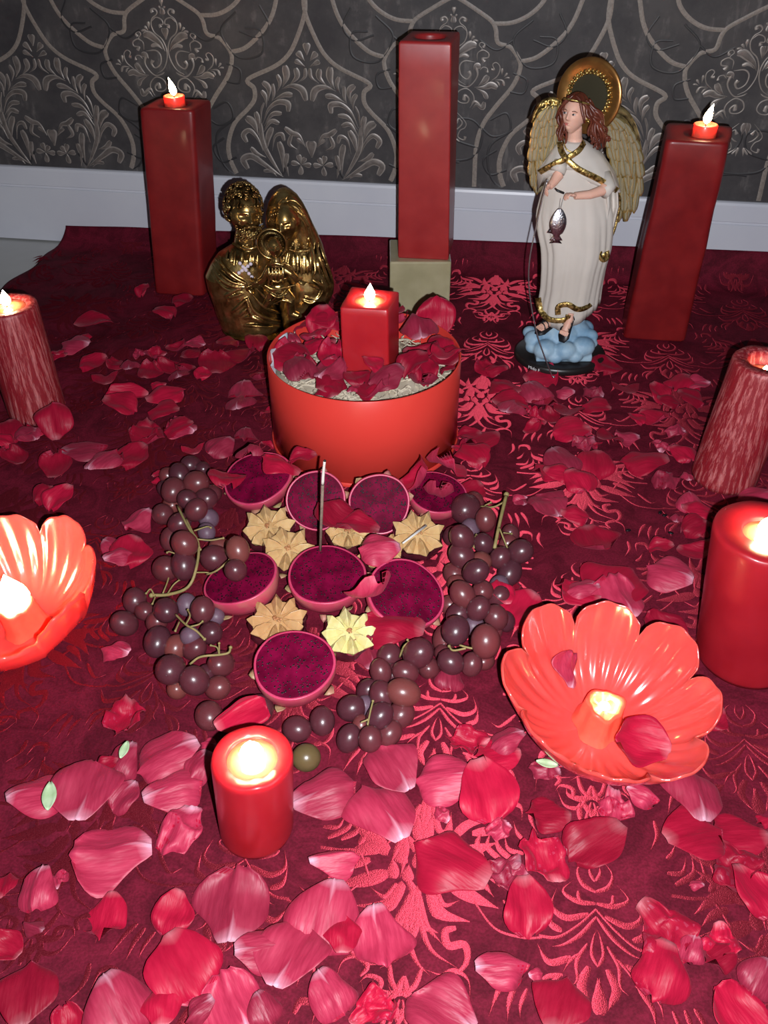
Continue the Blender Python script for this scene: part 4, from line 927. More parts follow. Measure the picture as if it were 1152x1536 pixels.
for it in items:
    px, py, sz, kd, ang, p = it[:6]; me, hz = PM[kd][R_.randrange(len(PM[kd]))]; S = sz*1.10
    for ox_, oy_, orr in OBST:
        d = Vector((p.x-ox_, p.y-oy_)); lim = orr + S*.42
        if d.length < lim: q = d.normalized()*lim; p = Vector((ox_+q.x, oy_+q.y, p.z))
    z = cz(p.x, p.y) + .0014
    for (q, qs) in placed:
        dd = math.hypot(p.x-q[0], p.y-q[1])
        if dd < (S+qs)*.40: z = max(z, q[2] + .0045)
    z = min(z, cz(p.x, p.y)+.016)
    placed.append(((p.x, p.y, z), S)); a = radians(ang)
    o = put('rose_petal', me, None, (p.x, p.y, z)); zs = min(1.0, .020/(hz*S)) if hz*S > .020 else 1
    o.scale = (S*R_.uniform(.9, 1.08), S, S*zs); o.rotation_euler = (R_.uniform(-.10, .10), R_.uniform(-.10, .10), a + pi/2)
    tag(o, lab[id(it)], 'rose petal', 'rose petals scattered on the cloth')
def lean(kd, k, px, py, z, S, rot, label, grp='rose petals resting on other things', y=None, nm='rose_petal'):
    me, _ = PM[kd][k % len(PM[kd])]; o = put(nm, me, None, PY(px, py, y) if y else P(px, py, z)); o.scale = (S, S, S); o.rotation_euler = [radians(v) for v in rot]; return tag(o, label, 'rose petal', grp)
# petals resting on fruit and candles
lean('p', 0, 375, 690, .058, .042, (40, 0, 175), 'pink petal standing on the back left dragon fruit half')
lean('r', 0, 338, 728, .048, .050, (20, -10, 200), 'red petal with a white tip over the left rim of the back left half')
lean('r', 2, 420, 708, .060, .052, (25, 10, 80), 'broad red petal bridging the back left half and the box')
lean('r', 3, 452, 696, .066, .038, (10, 0, 100), 'narrow red petal reaching from the back left half along the box')
lean('r', 1, 622, 726, .052, .058, (30, 10, 250), 'big smooth red petal on the left of the back right half')
lean('r', 4, 672, 706, .060, .060, (30, 0, 130), 'big red petal on the right of the back right half')
lean('r', 1, 655, 745, .054, .045, (35, 0, 160), 'red petal hanging down over the back right half')
lean('r', 0, 498, 782, .056, .052, (25, 5, 60), 'dark red petal on the face of the half behind the incense stick')
lean('r', 3, 530, 806, .050, .056, (15, 12, 70), 'long red petal lying across the carved plums behind the middle half')
lean('p', 2, 568, 833, .052, .050, (10, 0, 100), 'curled pink and red petal in front of the hidden carved plum')
lean('r', 1, 552, 897, .074, .056, (38, -8, 205), 'bright red petal leaning between the middle and right halves', )
lean('r', 2, 592, 950, .016, .068, (8, 0, 80), 'red petal lying under the right dragon fruit half')
lean('p', 1, 552, 988, .014, .044, (5, 10, 10), 'pink petal beside the pale yellow carved plum')
lean('f', 1, 352, 1066, .040, .052, (10, 60, -40), 'thin upright red petal strip over the loose grapes')
lean('r', 5, 88, 633, .024, .058, (62, 0, 12), 'round red petal leaning against the foot of the left ribbed pillar')
lean('p', 1, 845, 1008, .048, .040, (30, 42, 20), 'pink petal on the left inner wall of the right flower bowl', 'petals inside the right flower bowl')
lean('r', 1, 962, 1116, .034, .058, (8, -24, 75), 'flat bright red petal lying on the front of the right flower bowl', 'petals inside the right flower bowl')
lean('r', 0, 652, 474, .0, .060, (75, 0, 10), 'round red petal standing against the onyx block', y=1.345)
lean('r', 0, 748, 893, .020, .034, (20, 20, 20), 'small red petal under the right edge of the large grape bunch')
# petals in the box
BP = [(310,280,200,'r',18),(200,400,90,'p',8),(190,470,200,'r',6),(430,262,90,'r',20),(350,420,160,'r',10),(415,490,190,'r',12),(235,560,180,'p',4),(385,555,190,'p',10),(380,622,180,'r',2),(525,590,140,'r',6),(600,512,120,'r',22),(685,598,200,'p',8),(600,640,190,'r',3),(815,540,180,'r',8),(872,590,180,'r',3),
      (842,400,230,'p',16),(790,232,140,'r',18),(985,410,150,'r',10),(990,500,180,'r',12),(840,462,180,'r',6),(505,655,70,'p',0),(900,330,150,'p',14),(700,180+100,120,'r',14),(280,350,130,'r',8),(1000,560,90,'r',2)]
BP += [(x_+R_.uniform(-50, 50), y_+R_.uniform(-30, 40), w_*.9, 'rp'[q_ % 2], max(0, z_-3)) for q_, (x_, y_, w_, k_, z_) in enumerate(list(BP)) if q_ % 2 == 0 and w_ > 120]
def bcell(x, y, kd): return ('back' if y < 380 else 'front' if y > 530 else 'centre', 'left' if x < 420 else 'right' if x > 740 else 'middle', kd)
BP.sort(key=lambda q: q[0]); bcnt = {}; bseen = {}
for q in BP: bcnt[bcell(q[0], q[1], q[3])] = bcnt.get(bcell(q[0], q[1], q[3]), 0) + 1
for i, (x, y, wp, kd, dz) in enumerate(BP):
    p = P(380+x/3.388, 400+y/3.388, .122+dz*.0011); d = Vector((p.x-BX, p.y-BY)); S = wp/3.388*mpp(p)*.95; lim = BR-.006-S*.38
    if d.length > lim: d = d.normalized()*lim; p.x, p.y = BX+d.x, BY+d.y
    me, hz = PM[kd][R_.randrange(len(PM[kd]))]; o = put('rose_petal', me, None, p); o.scale = (S, S, S*1.05); o.rotation_euler = (R_.uniform(-.28, .28), R_.uniform(-.25, .25), R_.uniform(0, 6.3))
    ver, horiz, _k = bc = bcell(x, y, kd); bseen[bc] = k_ = bseen.get(bc, 0) + 1; suf = '' if bcnt[bc] == 1 else (', leftmost there' if k_ == 1 else ', ' + ORD[k_-1] + 'from the left there')
    tag(o, '%s inside the gift box, %s %s%s' % (KIND[kd], ver, horiz, suf), 'rose petal', 'rose petals heaped in the gift box')
# green sepals
M_sepal = mat('green_sepal', (.30, .42, .22), .5, 0, (.42, .52, .34), 60)
for px, py, S, a, lab_ in ((75, 1196, .030, 10, 'pale green sepal between two pink petals at left'), (187, 1126, .020, -10, 'olive sepal on the crumpled petals below the left flower bowl'), (820, 1147, .022, 80, 'green sepal under the front of the right flower bowl')):
    p = P(px, py, .032); b = MB(); rows = []
    for j in range(9):
        t = j/8; w_ = .24*sin(pi*(.06+.9*t))**.8; rows.append([Vector((s*w_*S, (t-.5)*S, .08*S*s*s + .1*S*t*t)) for s in (-1, -.5, 0, .5, 1)])
    b.grid(rows); o = build('sepal', b, M_sepal); o.location = p; o.rotation_euler = (0, 0, radians(a)); o.modifiers.new('s', 'SOLIDIFY').thickness = .0006; tag(o, lab_, 'sepal', 'green sepals')
# ================================================================ statues: shared tools
def g(x, s): return exp(-(x/s)**2)
def head_mb(c, h, yaw=0, pitch=0, roll=0, mb=None, slim=1.0, nu=56, nv=48, ft=1.0):
    """sculpted head: skull, brow, sockets, nose, lips, chin; faces -Y before rotation"""
    mb = mb or MB(); st = len(mb.v); Rm = Euler((pitch, roll, yaw)).to_matrix(); c = Vector(c); V = []
    for i in range(nv+1):
        th = pi*i/nv
        for j in range(nu):
            ph = 2*pi*j/nu - pi/2; x = .36*slim*sin(th)*cos(ph); y = .43*sin(th)*sin(ph); z = .5*cos(th)
            if z < 0: x *= 1-.42*(-z/.5)**1.6; y = y*(1-.25*(-z/.5)**1.5) - .02*(-z/.5)
            if y < 0:
                fr = min(1, -y/.2); y *= .95; d = 0
                k = max(0, min(1, (.10-z)/.20)); d += (.03+.085*k)*g(x, .030+.022*k)*(1 if z > -.11 else g(z+.11, .022))*(z < .14)*min(1, max(0, (.14-z)/.06))
                d += .022*(g(x-.045, .02)+g(x+.045, .02))*g(z+.105, .02)
                for s in (-1, 1):
                    d -= .055*g(x-s*.135, .065)*g(z-.035, .042); d += .028*g(x-s*.13, .040)*g(z-.03, .020); d += .026*g(x-s*.14, .085)*g(z-.095+.2*(abs(x)-.14)**2, .018); d += .018*g(x-s*.19, .06)*g(z+.08, .06)
                    d -= .012*g(x-s*.13, .05)*g(z-.052, .006)
                d += .036*g(x, .075)*g(z+.205, .016) + .036*g(x, .06)*g(z+.24, .017) - .022*g(x, .09)*g(z+.222, .006) - .02*g(x, .05)*g(z+.28, .02) + .045*g(x, .07)*g(z+.36, .055)
                y -= d*fr*ft
            V.append(c + Rm @ (Vector((x, y, z))*h))
    rows = [V[i*nu:(i+1)*nu] for i in range(nv+1)]; rows = rows[1:-1]
    o = len(mb.v); mb.grid(rows, closed_u=True); mb.f.append(tuple(range(o, o+nu))[::-1]); mb.mi.append(0); mb.f.append(tuple(range(len(mb.v)-nu, len(mb.v)))); mb.mi.append(0)
    def loc(x, y, z): return c + Rm @ (Vector((x, y, z))*h)
    # ears
    for s in (-1, 1): mb.ell(loc(s*.345*slim, .04, -.01), (.03*h, .06*h, .10*h), Euler((pitch, roll, yaw)), nu=10, nv=8)
    return mb, loc
def hand_mb(mb, wrist, knuck, palm_n, size, curl=1.0, thumb=1, spread=.0):
    """palm with four unequal curled fingers and a thumb leaving the side of the palm"""
    wrist, knuck, palm_n = Vector(wrist), Vector(knuck), Vector(palm_n).normalized(); f = (knuck-wrist).normalized(); s = f.cross(palm_n).normalized(); mid = wrist.lerp(knuck, .55)
    mb.ell(mid, (size*.42, size*.55, size*.20), Matrix((s, f, palm_n)).transposed().to_euler(), nu=14, nv=10)
    for k, L in enumerate((.62, .72, .68, .52)):
        b0 = mid + f*size*.42 + s*size*(k-1.5)*.22*(1+spread); pts = [b0 - f*size*.1]; d = f.copy(); p = b0; pts.append(p.copy())
        for j in range(3):
            a = curl*(.75 if j else .45); d = (d*cos(a) + palm_n*sin(a)).normalized(); p = p + d*size*L*.36; pts.append(p.copy())
        mb.tube(cat_rom(pts, 3), [size*.115, size*.10, size*.08], 8); mb.ell(pts[-1], size*.08, nu=8, nv=6)
    b0 = mid - f*size*.12 + s*size*.36*thumb; t1 = b0 + (f*.5 + s*thumb*.7 + palm_n*.4).normalized()*size*.36; t2 = t1 + (f*.8 + palm_n*.6 - s*thumb*.1).normalized()*size*.3
    mb.tube(cat_rom([mid, b0, t1, t2], 3), [size*.15, size*.12, size*.09], 8); mb.ell(t2, size*.09, nu=8, nv=6); return mb
def wavy(a, b, amp, turns, n=14, sag=None, ph=0):
    a, b = Vector(a), Vector(b); out = []; d = (b-a).normalized(); s = d.cross(Vector((0, 1, 0))).normalized(); q = d.cross(s)
    for i in range(n+1):
        t = i/n; p = a.lerp(b, t) + s*amp*sin(turns*2*pi*t+ph)*min(1, t*3) + q*amp*.6*cos(turns*2*pi*t+ph)*min(1, t*3)
        if sag: p += Vector(sag)*sin(pi*t)
        out.append(p)
    return out
# ================================================================ gold family bust
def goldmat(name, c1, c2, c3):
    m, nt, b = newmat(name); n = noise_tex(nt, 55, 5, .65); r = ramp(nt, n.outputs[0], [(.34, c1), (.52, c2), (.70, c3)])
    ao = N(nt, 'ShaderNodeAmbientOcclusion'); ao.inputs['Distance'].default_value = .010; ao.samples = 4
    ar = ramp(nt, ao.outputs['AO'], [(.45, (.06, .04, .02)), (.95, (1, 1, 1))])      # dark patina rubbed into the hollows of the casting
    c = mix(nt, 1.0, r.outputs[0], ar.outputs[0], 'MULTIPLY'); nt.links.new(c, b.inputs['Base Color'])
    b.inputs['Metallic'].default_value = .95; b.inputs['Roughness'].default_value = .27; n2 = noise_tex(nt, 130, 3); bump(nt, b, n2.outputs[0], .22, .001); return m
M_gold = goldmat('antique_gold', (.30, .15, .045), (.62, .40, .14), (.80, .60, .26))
M_copper = goldmat('copper_face', (.45, .20, .08), (.66, .34, .14), (.78, .48, .22))
BD = 1.60
def BS(x, y, d=0.0): return PY(280+x/4.8, 240+y/4.8, BD+d)
bu = .000255
bust = thing('family_bust', 'antique gold bust of a bearded man, a veiled woman and a child with a halo', 'statue', (-.215, 1.60, .004))
def loft(levels, n=40, fn=None, S=BS, dep0=0.0, pw=1.0):
    rows = []
    for (y, L, R, D, *c) in levels:
        d0 = c[0] if c else 0; a = S(L, y, d0); b = S(R, y, d0); cc = (a+b)/2; hw = (b.x-a.x)/2; row = []
        for j in range(n):
            t = 2*pi*j/n; q = Vector((cc.x + hw*cos(t), cc.y + D*(abs(sin(t))**pw)*(1 if sin(t) > 0 else -1), cc.z)); row.append(fn(q, t, cc) if fn else q)
        rows.append(row)
    m = MB().grid(rows, closed_u=True); m.f.append(tuple(range(n))); m.mi.append(0); m.f.append(tuple(range(len(m.v)-n, len(m.v)))); m.mi.append(0); return m
MAN = [(565,368,490,.018,.010),(592,350,510,.022,.010),(625,300,560,.028,.008),(670,225,610,.034),(740,175,620,.040),(830,135,630,.044),(930,158,640,.048),(1030,195,660,.050),(1100,215,690,.050),(1160,238,705,.050),(1215,262,715,.050),(1250,275,720,.048)]
WOM = [(560,690,900,.020,.010),(620,690,945,.028,.005),(700,670,1005,.034),(800,660,1040,.040),(880,660,1062,.044),(950,660,1058,.046),(1030,660,1020,.046),(1090,670,965,.044),(1135,680,905,.040),(1200,680,860,.036)]
def sdep(LV, x, y, off=0):
    """depth of the lofted front surface at a traced point"""
    ys = [l[0] for l in LV]; L = np.interp(y, ys, [l[1] for l in LV]); R = np.interp(y, ys, [l[2] for l in LV]); D = np.interp(y, ys, [l[3] for l in LV]); d0 = np.interp(y, ys, [l[4] if len(l) > 4 else 0 for l in LV])
    s = max(-.97, min(.97, (x-(L+R)/2)/((R-L)/2))); return d0 - D*sqrt(1-s*s) - off
def fold(mb, LV, pts, r=11, off=.0005):
    q = cat_rom([BS(x, y, sdep(LV, x, y, off)) for x, y in pts], 5); n = len(q)
    mb.tube(q, [r*bu*(.35+.75*sin(pi*i/(n-1))) for i in range(n)], 7)
R_ = random.Random(3)
# man
m = loft(MAN)
for pts in [[(190,735),(250,820),(330,880),(440,905)],[(205,700),(280,790),(350,850),(435,893)],[(172,800),(230,880),(300,935),(395,930)],[(185,770),(240,850),(320,905),(420,918)],[(232,690),(245,740),(290,790)],
            [(300,640),(285,720)],[(350,650),(340,770)],[(400,660),(395,750)],[(460,670),(452,800)],[(510,680),(508,800)],[(330,640),(318,740)],[(480,680),(484,780)],
            [(175,930),(215,1010),(300,965),(370,930)],[(208,1075),(250,1010),(330,985),(410,960)],[(225,1110),(310,1100),(380,1050),(430,1000)],[(200,1000),(240,1040),(250,1090)],[(270,960),(300,1010),(280,1060)],
            [(440,990),(490,1090),(590,1145),(680,1160)],[(465,960),(550,1050),(640,1092),(690,1105)],[(500,925),(590,1005),(680,1045)],[(430,1010),(470,1110),(560,1170)],[(520,900),(620,960),(690,980)],[(300,1185),(450,1130),(560,1165),(700,1175)],[(320,1160),(400,1100),(440,1060)],
            [(150,860),(180,900),(220,930)],[(275,1205),(420,1190),(560,1200),(710,1200)]]: fold(m, MAN, pts, R_.uniform(10, 17))
for x, y in ((360,612),(400,628),(440,632),(480,628),(520,612)): m.ell(BS(x, y, sdep(MAN, x, y)), .0032, nu=8, nv=6)
m.tube(cat_rom([BS(330, 600, -.018), BS(400, 632, -.030), BS(470, 636, -.032), BS(540, 605, -.022)], 5), .0030, 8)
m.tube([BS(425, 480, -.004), BS(420, 610, .000)], [.0165, .021], 14)
hand_mb(m, BS(425, 985, -.056), BS(500, 890, -.064), (0.5, -.2, .6), .021, .35, -1)
hand_mb(m, BS(560, 1000, -.060), BS(640, 985, -.072), (0, -.4, .8), .019, .6, 1)
hm, hl = head_mb(BS(424, 388, -.018), .081, radians(22), radians(-6), radians(4), m, ft=1.35)
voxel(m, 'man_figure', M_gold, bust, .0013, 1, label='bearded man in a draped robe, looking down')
# his hair and beard: short curls
hb = MB(); hc = BS(408, 342, -.008); Rm = Euler((radians(-6), radians(4), radians(22))).to_matrix()
def curl(mb, p, n, r, w, turns=1.3, ph=0):
    n = n.normalized(); x = n.orthogonal().normalized(); y = n.cross(x); pts = []
    for k in range(11): t = k/10; a = ph + turns*2*pi*t; rr = r*(1-.75*t); pts.append(p + x*rr*cos(a) + y*rr*sin(a) + n*w*1.2*t)
    mb.tube(pts, [w*.7, w, w*.8], 6)
for i in range(210):
    zc = R_.uniform(-.55, 1); ph = R_.uniform(0, 2*pi); s = sqrt(max(0, 1-zc*zc)); q = Vector((s*cos(ph), s*sin(ph), zc))
    if q.y < -.15 and q.z < .50 and abs(q.x) < .84: continue
    p = hc + Rm @ Vector((q.x*.0335, q.y*.038, q.z*.042)); curl(hb, p, Rm @ q, R_.uniform(.0036, .0054), .0017, R_.uniform(.9, 1.5), R_.uniform(0, 6))
for i in range(60):
    x = R_.uniform(-.30, .30); z = -.20 - .30*R_.random()**.8 if abs(x) > .12 else R_.uniform(-.52, -.285); z = min(z, -.10 - .0*x)
    if abs(x) > .2: z = R_.uniform(-.40, -.02)
    y = -.40 + 1.6*abs(x)**1.8 + (.18 if z < -.42 else 0); p = hl(x, y, z); curl(hb, p, Rm @ Vector((x, -1, -.4)), R_.uniform(.0028, .0044), .0015, 1.1, R_.uniform(0, 6))
for s in (-1, 1): hb.tube(cat_rom([hl(.0, -.48, -.165), hl(s*.08, -.47, -.175), hl(s*.15, -.41, -.225)], 4), [.0014, .0018, .0008], 6)
for k in range(9): hb.tube(wavy(hl(-.28+.07*k, -.22, .36), hl(-.33+.075*k, -.37, .22), .0012, 1, 8), .0016, 6)
hb.ell(BS(408, 325, .000), (.0315, .036, .038), Euler((radians(-6), radians(4), radians(22))), nu=24, nv=18)
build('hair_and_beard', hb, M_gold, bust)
# woman
m = loft(WOM); VEIL = [(203,690,715,.006,.012),(218,650,750,.014,.012),(250,615,795,.021,.012),(310,585,838,.025,.010),(380,570,875,.026,.008),(450,566,905,.026,.006),(520,590,940,.026,.008),(600,640,975,.026,.008),(680,680,1000,.028,.008)]
vm = loft(VEIL); m.add(vm.v, vm.f)
for pts in [[(730,665),(715,740),(735,835)],[(770,670),(768,750),(778,828)],[(815,670),(822,760),(830,832)],[(855,680),(868,760),(872,830)],[(700,690),(690,760),(700,820)],[(795,672),(800,820)],[(840,675),(848,825)]]: fold(m, WOM, pts, 13)
for pts in [[(870,520),(905,650),(925,790),(905,845)],[(915,540),(958,700),(1000,820),(1030,900)],[(895,480),(955,620),(1015,770),(1045,860),(1050,940)],[(940,560),(985,690),(1030,800)],[(850,990),(940,1000),(985,920),(970,860)],[(860,1060),(960,1040),(1015,960)],[(835,1010),(900,1030),(975,975)],[(850,1090),(930,1075),(1000,1020)],
            [(930,620),(945,740),(960,830)],[(880,560),(890,700),(895,820)],[(1000,760),(1040,850),(1058,920)],[(900,860),(960,900),(1000,960)]]: fold(m, WOM, pts, R_.uniform(9, 15))
for pts, d in (([(600,420),(640,375),(690,352),(740,356),(790,385),(840,440),(868,520),(870,600)], -.026), ([(610,370),(690,320),(770,330),(830,390),(880,480),(900,560)], -.022), ([(690,300),(770,290),(840,350)], -.018), ([(640,330),(700,290),(730,260)], -.016)):
    q = cat_rom([BS(x, y, d) for x, y in pts], 4); m.tube(q, [.0012, .0028, .0026, .0012], 7)
m.tube([BS(770, 520, -.010), BS(790, 640, -.012)], [.012, .016], 12)
m.tube(cat_rom([BS(740, 640, -.030), BS(790, 655, -.036), BS(850, 650, -.034), BS(890, 635, -.026)], 4), .0028, 8)
hand_mb(m, BS(960, 930, -.050), BS(900, 905, -.060), (-.4, -.3, .5), .019, .5, 1)
hand_mb(m, BS(800, 870, -.058), BS(770, 850, -.066), (-.3, -.6, .2), .015, .6, 1)
hm, _ = head_mb(BS(728, 448, -.026), .066, radians(-20), radians(0), radians(-12), m, .92, ft=1.35)
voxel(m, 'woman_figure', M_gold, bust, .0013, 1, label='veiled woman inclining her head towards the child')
hb = MB()
for k in range(7): hb.tube(wavy(BS(610+k*16, 392-14*sin(k*.45), -.040), BS(588+k*9, 470+k*3, -.036), .0012, 1.2, 8), .0013, 6)
hb2 = MB()
for k in range(22): hb2.ell(BS(742+k*6.8, 655+8*sin(k*.15)-abs(k-11)*.9, -.041+abs(k-11)*.0007), .0017, nu=8, nv=6)
for k in range(10): curl(hb2, BS(735 + R_.uniform(0, 150), 600+R_.uniform(0, 70), -.030), Vector((0, -1, 0)), .0028, .0012, 1.2, k)
build('hair', hb, M_gold, bust)
build('collar', hb2, M_gold, bust)
# child
m = MB(); cd = -.066
m.ell(BS(640, 830, cd+.012), (.022, .018, .028)); m.ell(BS(650, 930, cd+.012), (.026, .020, .022))
m.tube([BS(600, 780, cd), BS(560, 850, cd), BS(520, 880, cd+.002)], [.0085, .0075, .006], 10); m.tube([BS(690, 780, cd), BS(750, 820, cd-.002), BS(800, 870, cd)], [.0085, .0075, .006], 10)
m.tube([BS(620, 950, cd), BS(600, 1010, cd), BS(570, 1050, cd)], [.011, .009, .007], 10); m.tube([BS(700, 950, cd), BS(745, 1000, cd), BS(750, 1100, cd+.004)], [.011, .010, .008], 10); m.tube([BS(750, 1100, cd+.004), BS(810, 1125, cd)], [.008, .006], 10)
m.tube([BS(645, 690, cd), BS(645, 760, cd)], [.008, .012], 10)
for x0 in (590, 615, 640, 665, 690): m.tube(cat_rom([BS(x0, 770, cd-.006), BS(x0+4, 830, cd-.010), BS(x0+2, 900, cd-.006)], 4), [.0015, .003, .0015], 7)
for pts in [[(590,850),(650,880),(720,850)],[(600,960),(660,990),(720,960)],[(620,1040),(690,1010),(760,1030)],[(700,740),(740,760),(790,800)],[(580,760),(640,745),(700,760)],[(560,900),(620,930),(700,920),(780,900)]]: m.tube(cat_rom([BS(x, y, cd-.010) for x, y in pts], 4), [.0012, .0026, .0012], 7)
hand_mb(m, BS(510, 885, cd), BS(480, 870, cd-.003), (0, -.5, .6), .011, .5, 1); hand_mb(m, BS(800, 868, cd), BS(835, 885, cd-.003), (0, -.5, .6), .011, .4, -1)
head_mb(BS(633, 632, cd-.008), .036, radians(6), radians(-12), radians(-6), m, ft=1.4)
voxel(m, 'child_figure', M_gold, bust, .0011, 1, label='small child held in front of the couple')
hb = MB(); hc = BS(635, 625, cd-.003)
for i in range(60):
    zc = R_.uniform(-.3, 1); ph = R_.uniform(0, 2*pi); s = sqrt(max(0, 1-zc*zc)); q = Vector((s*cos(ph), s*sin(ph), zc))
    if q.y < -.1 and q.z < .55 and abs(q.x) < .78: continue
    curl(hb, hc + Vector((q.x*.0138, q.y*.016, q.z*.017)), q, .0022, .0009, 1.2, i)
build('child_hair', hb, M_gold, bust)
hc = BS(612, 603, -.056); b = MB(); rows = []
for (rr, dz) in ((.0285, .001), (.0278, -.0018), (.0262, -.0022), (.0250, -.0008), (.0245, .0), (.001, .001)):
    rows.append([hc + Vector((rr*cos(t)*.95, dz*1.2 + .010*cos(t)*0, rr*sin(t))) for t in [2*pi*j/48 for j in range(48)]])
b.grid(rows, closed_u=True)
for k in range(40): t = 2*pi*k/40; b.tube([hc + Vector((.012*cos(t), -.0008, .012*sin(t))), hc + Vector((.0225*cos(t), -.0012, .0235*sin(t)))], [.0004, .0008], 5)
o = build('halo', b, M_gold, bust)
# base
BASE = [(1190,262,800,.052),(1206,256,790,.060),(1222,256,790,.062),(1234,266,780,.055),(1250,266,780,.060),(1262,275,775,.060)]
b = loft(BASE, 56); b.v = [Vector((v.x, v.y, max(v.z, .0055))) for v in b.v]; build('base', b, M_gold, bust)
# jewelled cross pinned on the man's chest
M_silv = mat('silver', (.75, .75, .78), .3, 1.0); M_gem = mat('pale_pink_gem', (.78, .68, .76), .12, 0, None, 10, .8, 0, .3, (.003, .002, .003), .6)
cr = MB(); gm = []
A_, B_ = (385, 740), (470, 838); C_, D_ = (462, 745), (378, 808)
for a, b_ in ((A_, B_), (C_, D_)):
    pa, pb = BS(*a, sdep(MAN, *a, .004)), BS(*b_, sdep(MAN, *b_, .004)); cr.tube([pa, pb], .0032, 8, flat=.5)
    for t in (.0, .25, .5, .75, 1.0): gm.append(pa.lerp(pb, t))
crs = build('cross_pin', cr, M_silv, bust, label='silver cross set with pale pink gems')
for p in gm: b = MB().ell(p + Vector((0, -.0025, 0)), (.0034, .0022, .0034), nu=10, nv=6); build('gem', b, M_gem, crs, smooth=False)

# ================================================================ angel statue
AD = 1.478
def A(x, y, d=0.0): return PY(x, y, AD+d)
ap = .00105
angel = thing('angel_statue', 'painted winged angel statue in a cream robe holding a staff and a silver fish', 'statue', (.322, 1.478, .004))
M_robe = mat('cream_robe', (.52, .47, .42), .55, 0, (.60, .55, .50), 9, .3, .1)
M_skin = mat('painted_skin', (.72, .40, .30), .5, 0, (.76, .46, .36), 20, .3, 0, .15, (.004, .002, .001))
M_hair = mat('auburn_hair', (.085, .018, .010), .38, 0, (.15, .035, .018), 60, .5, .2)
M_trim = mat('gold_trim', (.14, .085, .02), .33, .85, (.85, .62, .22), 190, .5, .9, lo=.40, hi=.60, bd=.0012, bscale=230)
M_cloud = mat('blue_cloud', (.16, .30, .45), .5, 0, (.36, .50, .60), 28, .3, .1)
M_black = mat('black_base', (.012, .010, .010), .35); M_strap = mat('black_strap', (.01, .01, .012), .4)
def feathermat():
    m, nt, b = newmat('feather_paint'); at = N(nt, 'ShaderNodeAttribute', attribute_name='t'); n = noise_tex(nt, 70, 4, .65)
    ad = N(nt, 'ShaderNodeMath', operation='ADD'); nt.links.new(at.outputs['Fac'], ad.inputs[0]); mu = N(nt, 'ShaderNodeMath', operation='MULTIPLY'); nt.links.new(n.outputs[0], mu.inputs[0]); mu.inputs[1].default_value = .9; nt.links.new(mu.outputs[0], ad.inputs[1])
    r = ramp(nt, ad.outputs[0], [(.46, (.34, .32, .24)), (.60, (.30, .22, .09)), (.76, (.78, .58, .22))]); nt.links.new(r.outputs[0], b.inputs['Base Color'])
    mr = ramp(nt, ad.outputs[0], [(.50, (.1, .1, .1)), (.70, (.9, .9, .9))]); nt.links.new(mr.outputs[0], b.inputs['Metallic']); b.inputs['Roughness'].default_value = .36; return m
M_feath = feathermat(); M_wing = mat('wing_root_bronze', (.10, .07, .03), .4, .6, (.40, .30, .13), 90, .5, .5)
# base and cloud
bc = A(838, 540); b = MB(); cx, cy = .3215, 1.480
b.lathe([(.0005, .0045), (.96, .0045), (1.0, .008), (.99, .016), (.94, .0185), (.0005, .0185)], (0, 0, 0), 56); b.v = [Vector((cx + v.x*(.083 if v.x or 1 else 0), cy + v.y*.073, v.z)) for v in b.v]
ab = build('base', b, M_black, angel)
tc_ = bpy.data.curves.new('lettering', 'FONT'); tc_.body = 'Mido F'; tc_.size = .0085; tc_.extrude = .0002; tmp = bpy.data.objects.new('t', tc_); COL.objects.link(tmp); bpy.context.view_layer.update()
lm_ = bpy.data.meshes.new_from_object(tmp.evaluated_get(bpy.context.evaluated_depsgraph_get())); bpy.data.objects.remove(tmp); lm_.materials.clear(); lm_.materials.append(mat('white_print', (.7, .7, .7), .6))
o = put('lettering', lm_, ab); th = radians(228); p = Vector((cx + .0826*cos(th), cy + .0726*sin(th), .0085)); tg = Vector((-sin(th)*.0826, cos(th)*.0726, 0)).normalized()
nn = Vector((tg.y, -tg.x, 0)); o.matrix_local = Matrix.Translation(p - Vector(angel.location) + nn*.0008 - tg*.010) @ Matrix((tg, Vector((0, 0, 1)), nn)).transposed().to_4x4()
m = MB()
for x, y, d, r in [(838,505,.0,38),(802,508,-.012,18),(795,498,.01,13),(818,524,-.034,21),(848,526,-.040,20),(874,520,-.030,21),(884,504,-.008,15),(862,498,.005,27),(826,498,.012,22),(876,492,.015,17),(800,520,-.022,14),(833,536,-.044,13),(862,534,-.044,14),(866,484,.012,14),(845,545,-.036,6),(888,515,-.018,10)]:
    p = A(x, y, d); m.ell(p, (r*ap, r*ap*.85, r*ap*.80), nu=18, nv=12)
m.v = [Vector((v.x, v.y, max(v.z, .0187))) for v in m.v]
m.box((cx-.05, cy-.045, .0187), (cx+.05, cy+.04, .03))
voxel(m, 'cloud', M_cloud, angel, .0022, 2, label='pale blue cloud under the feet')
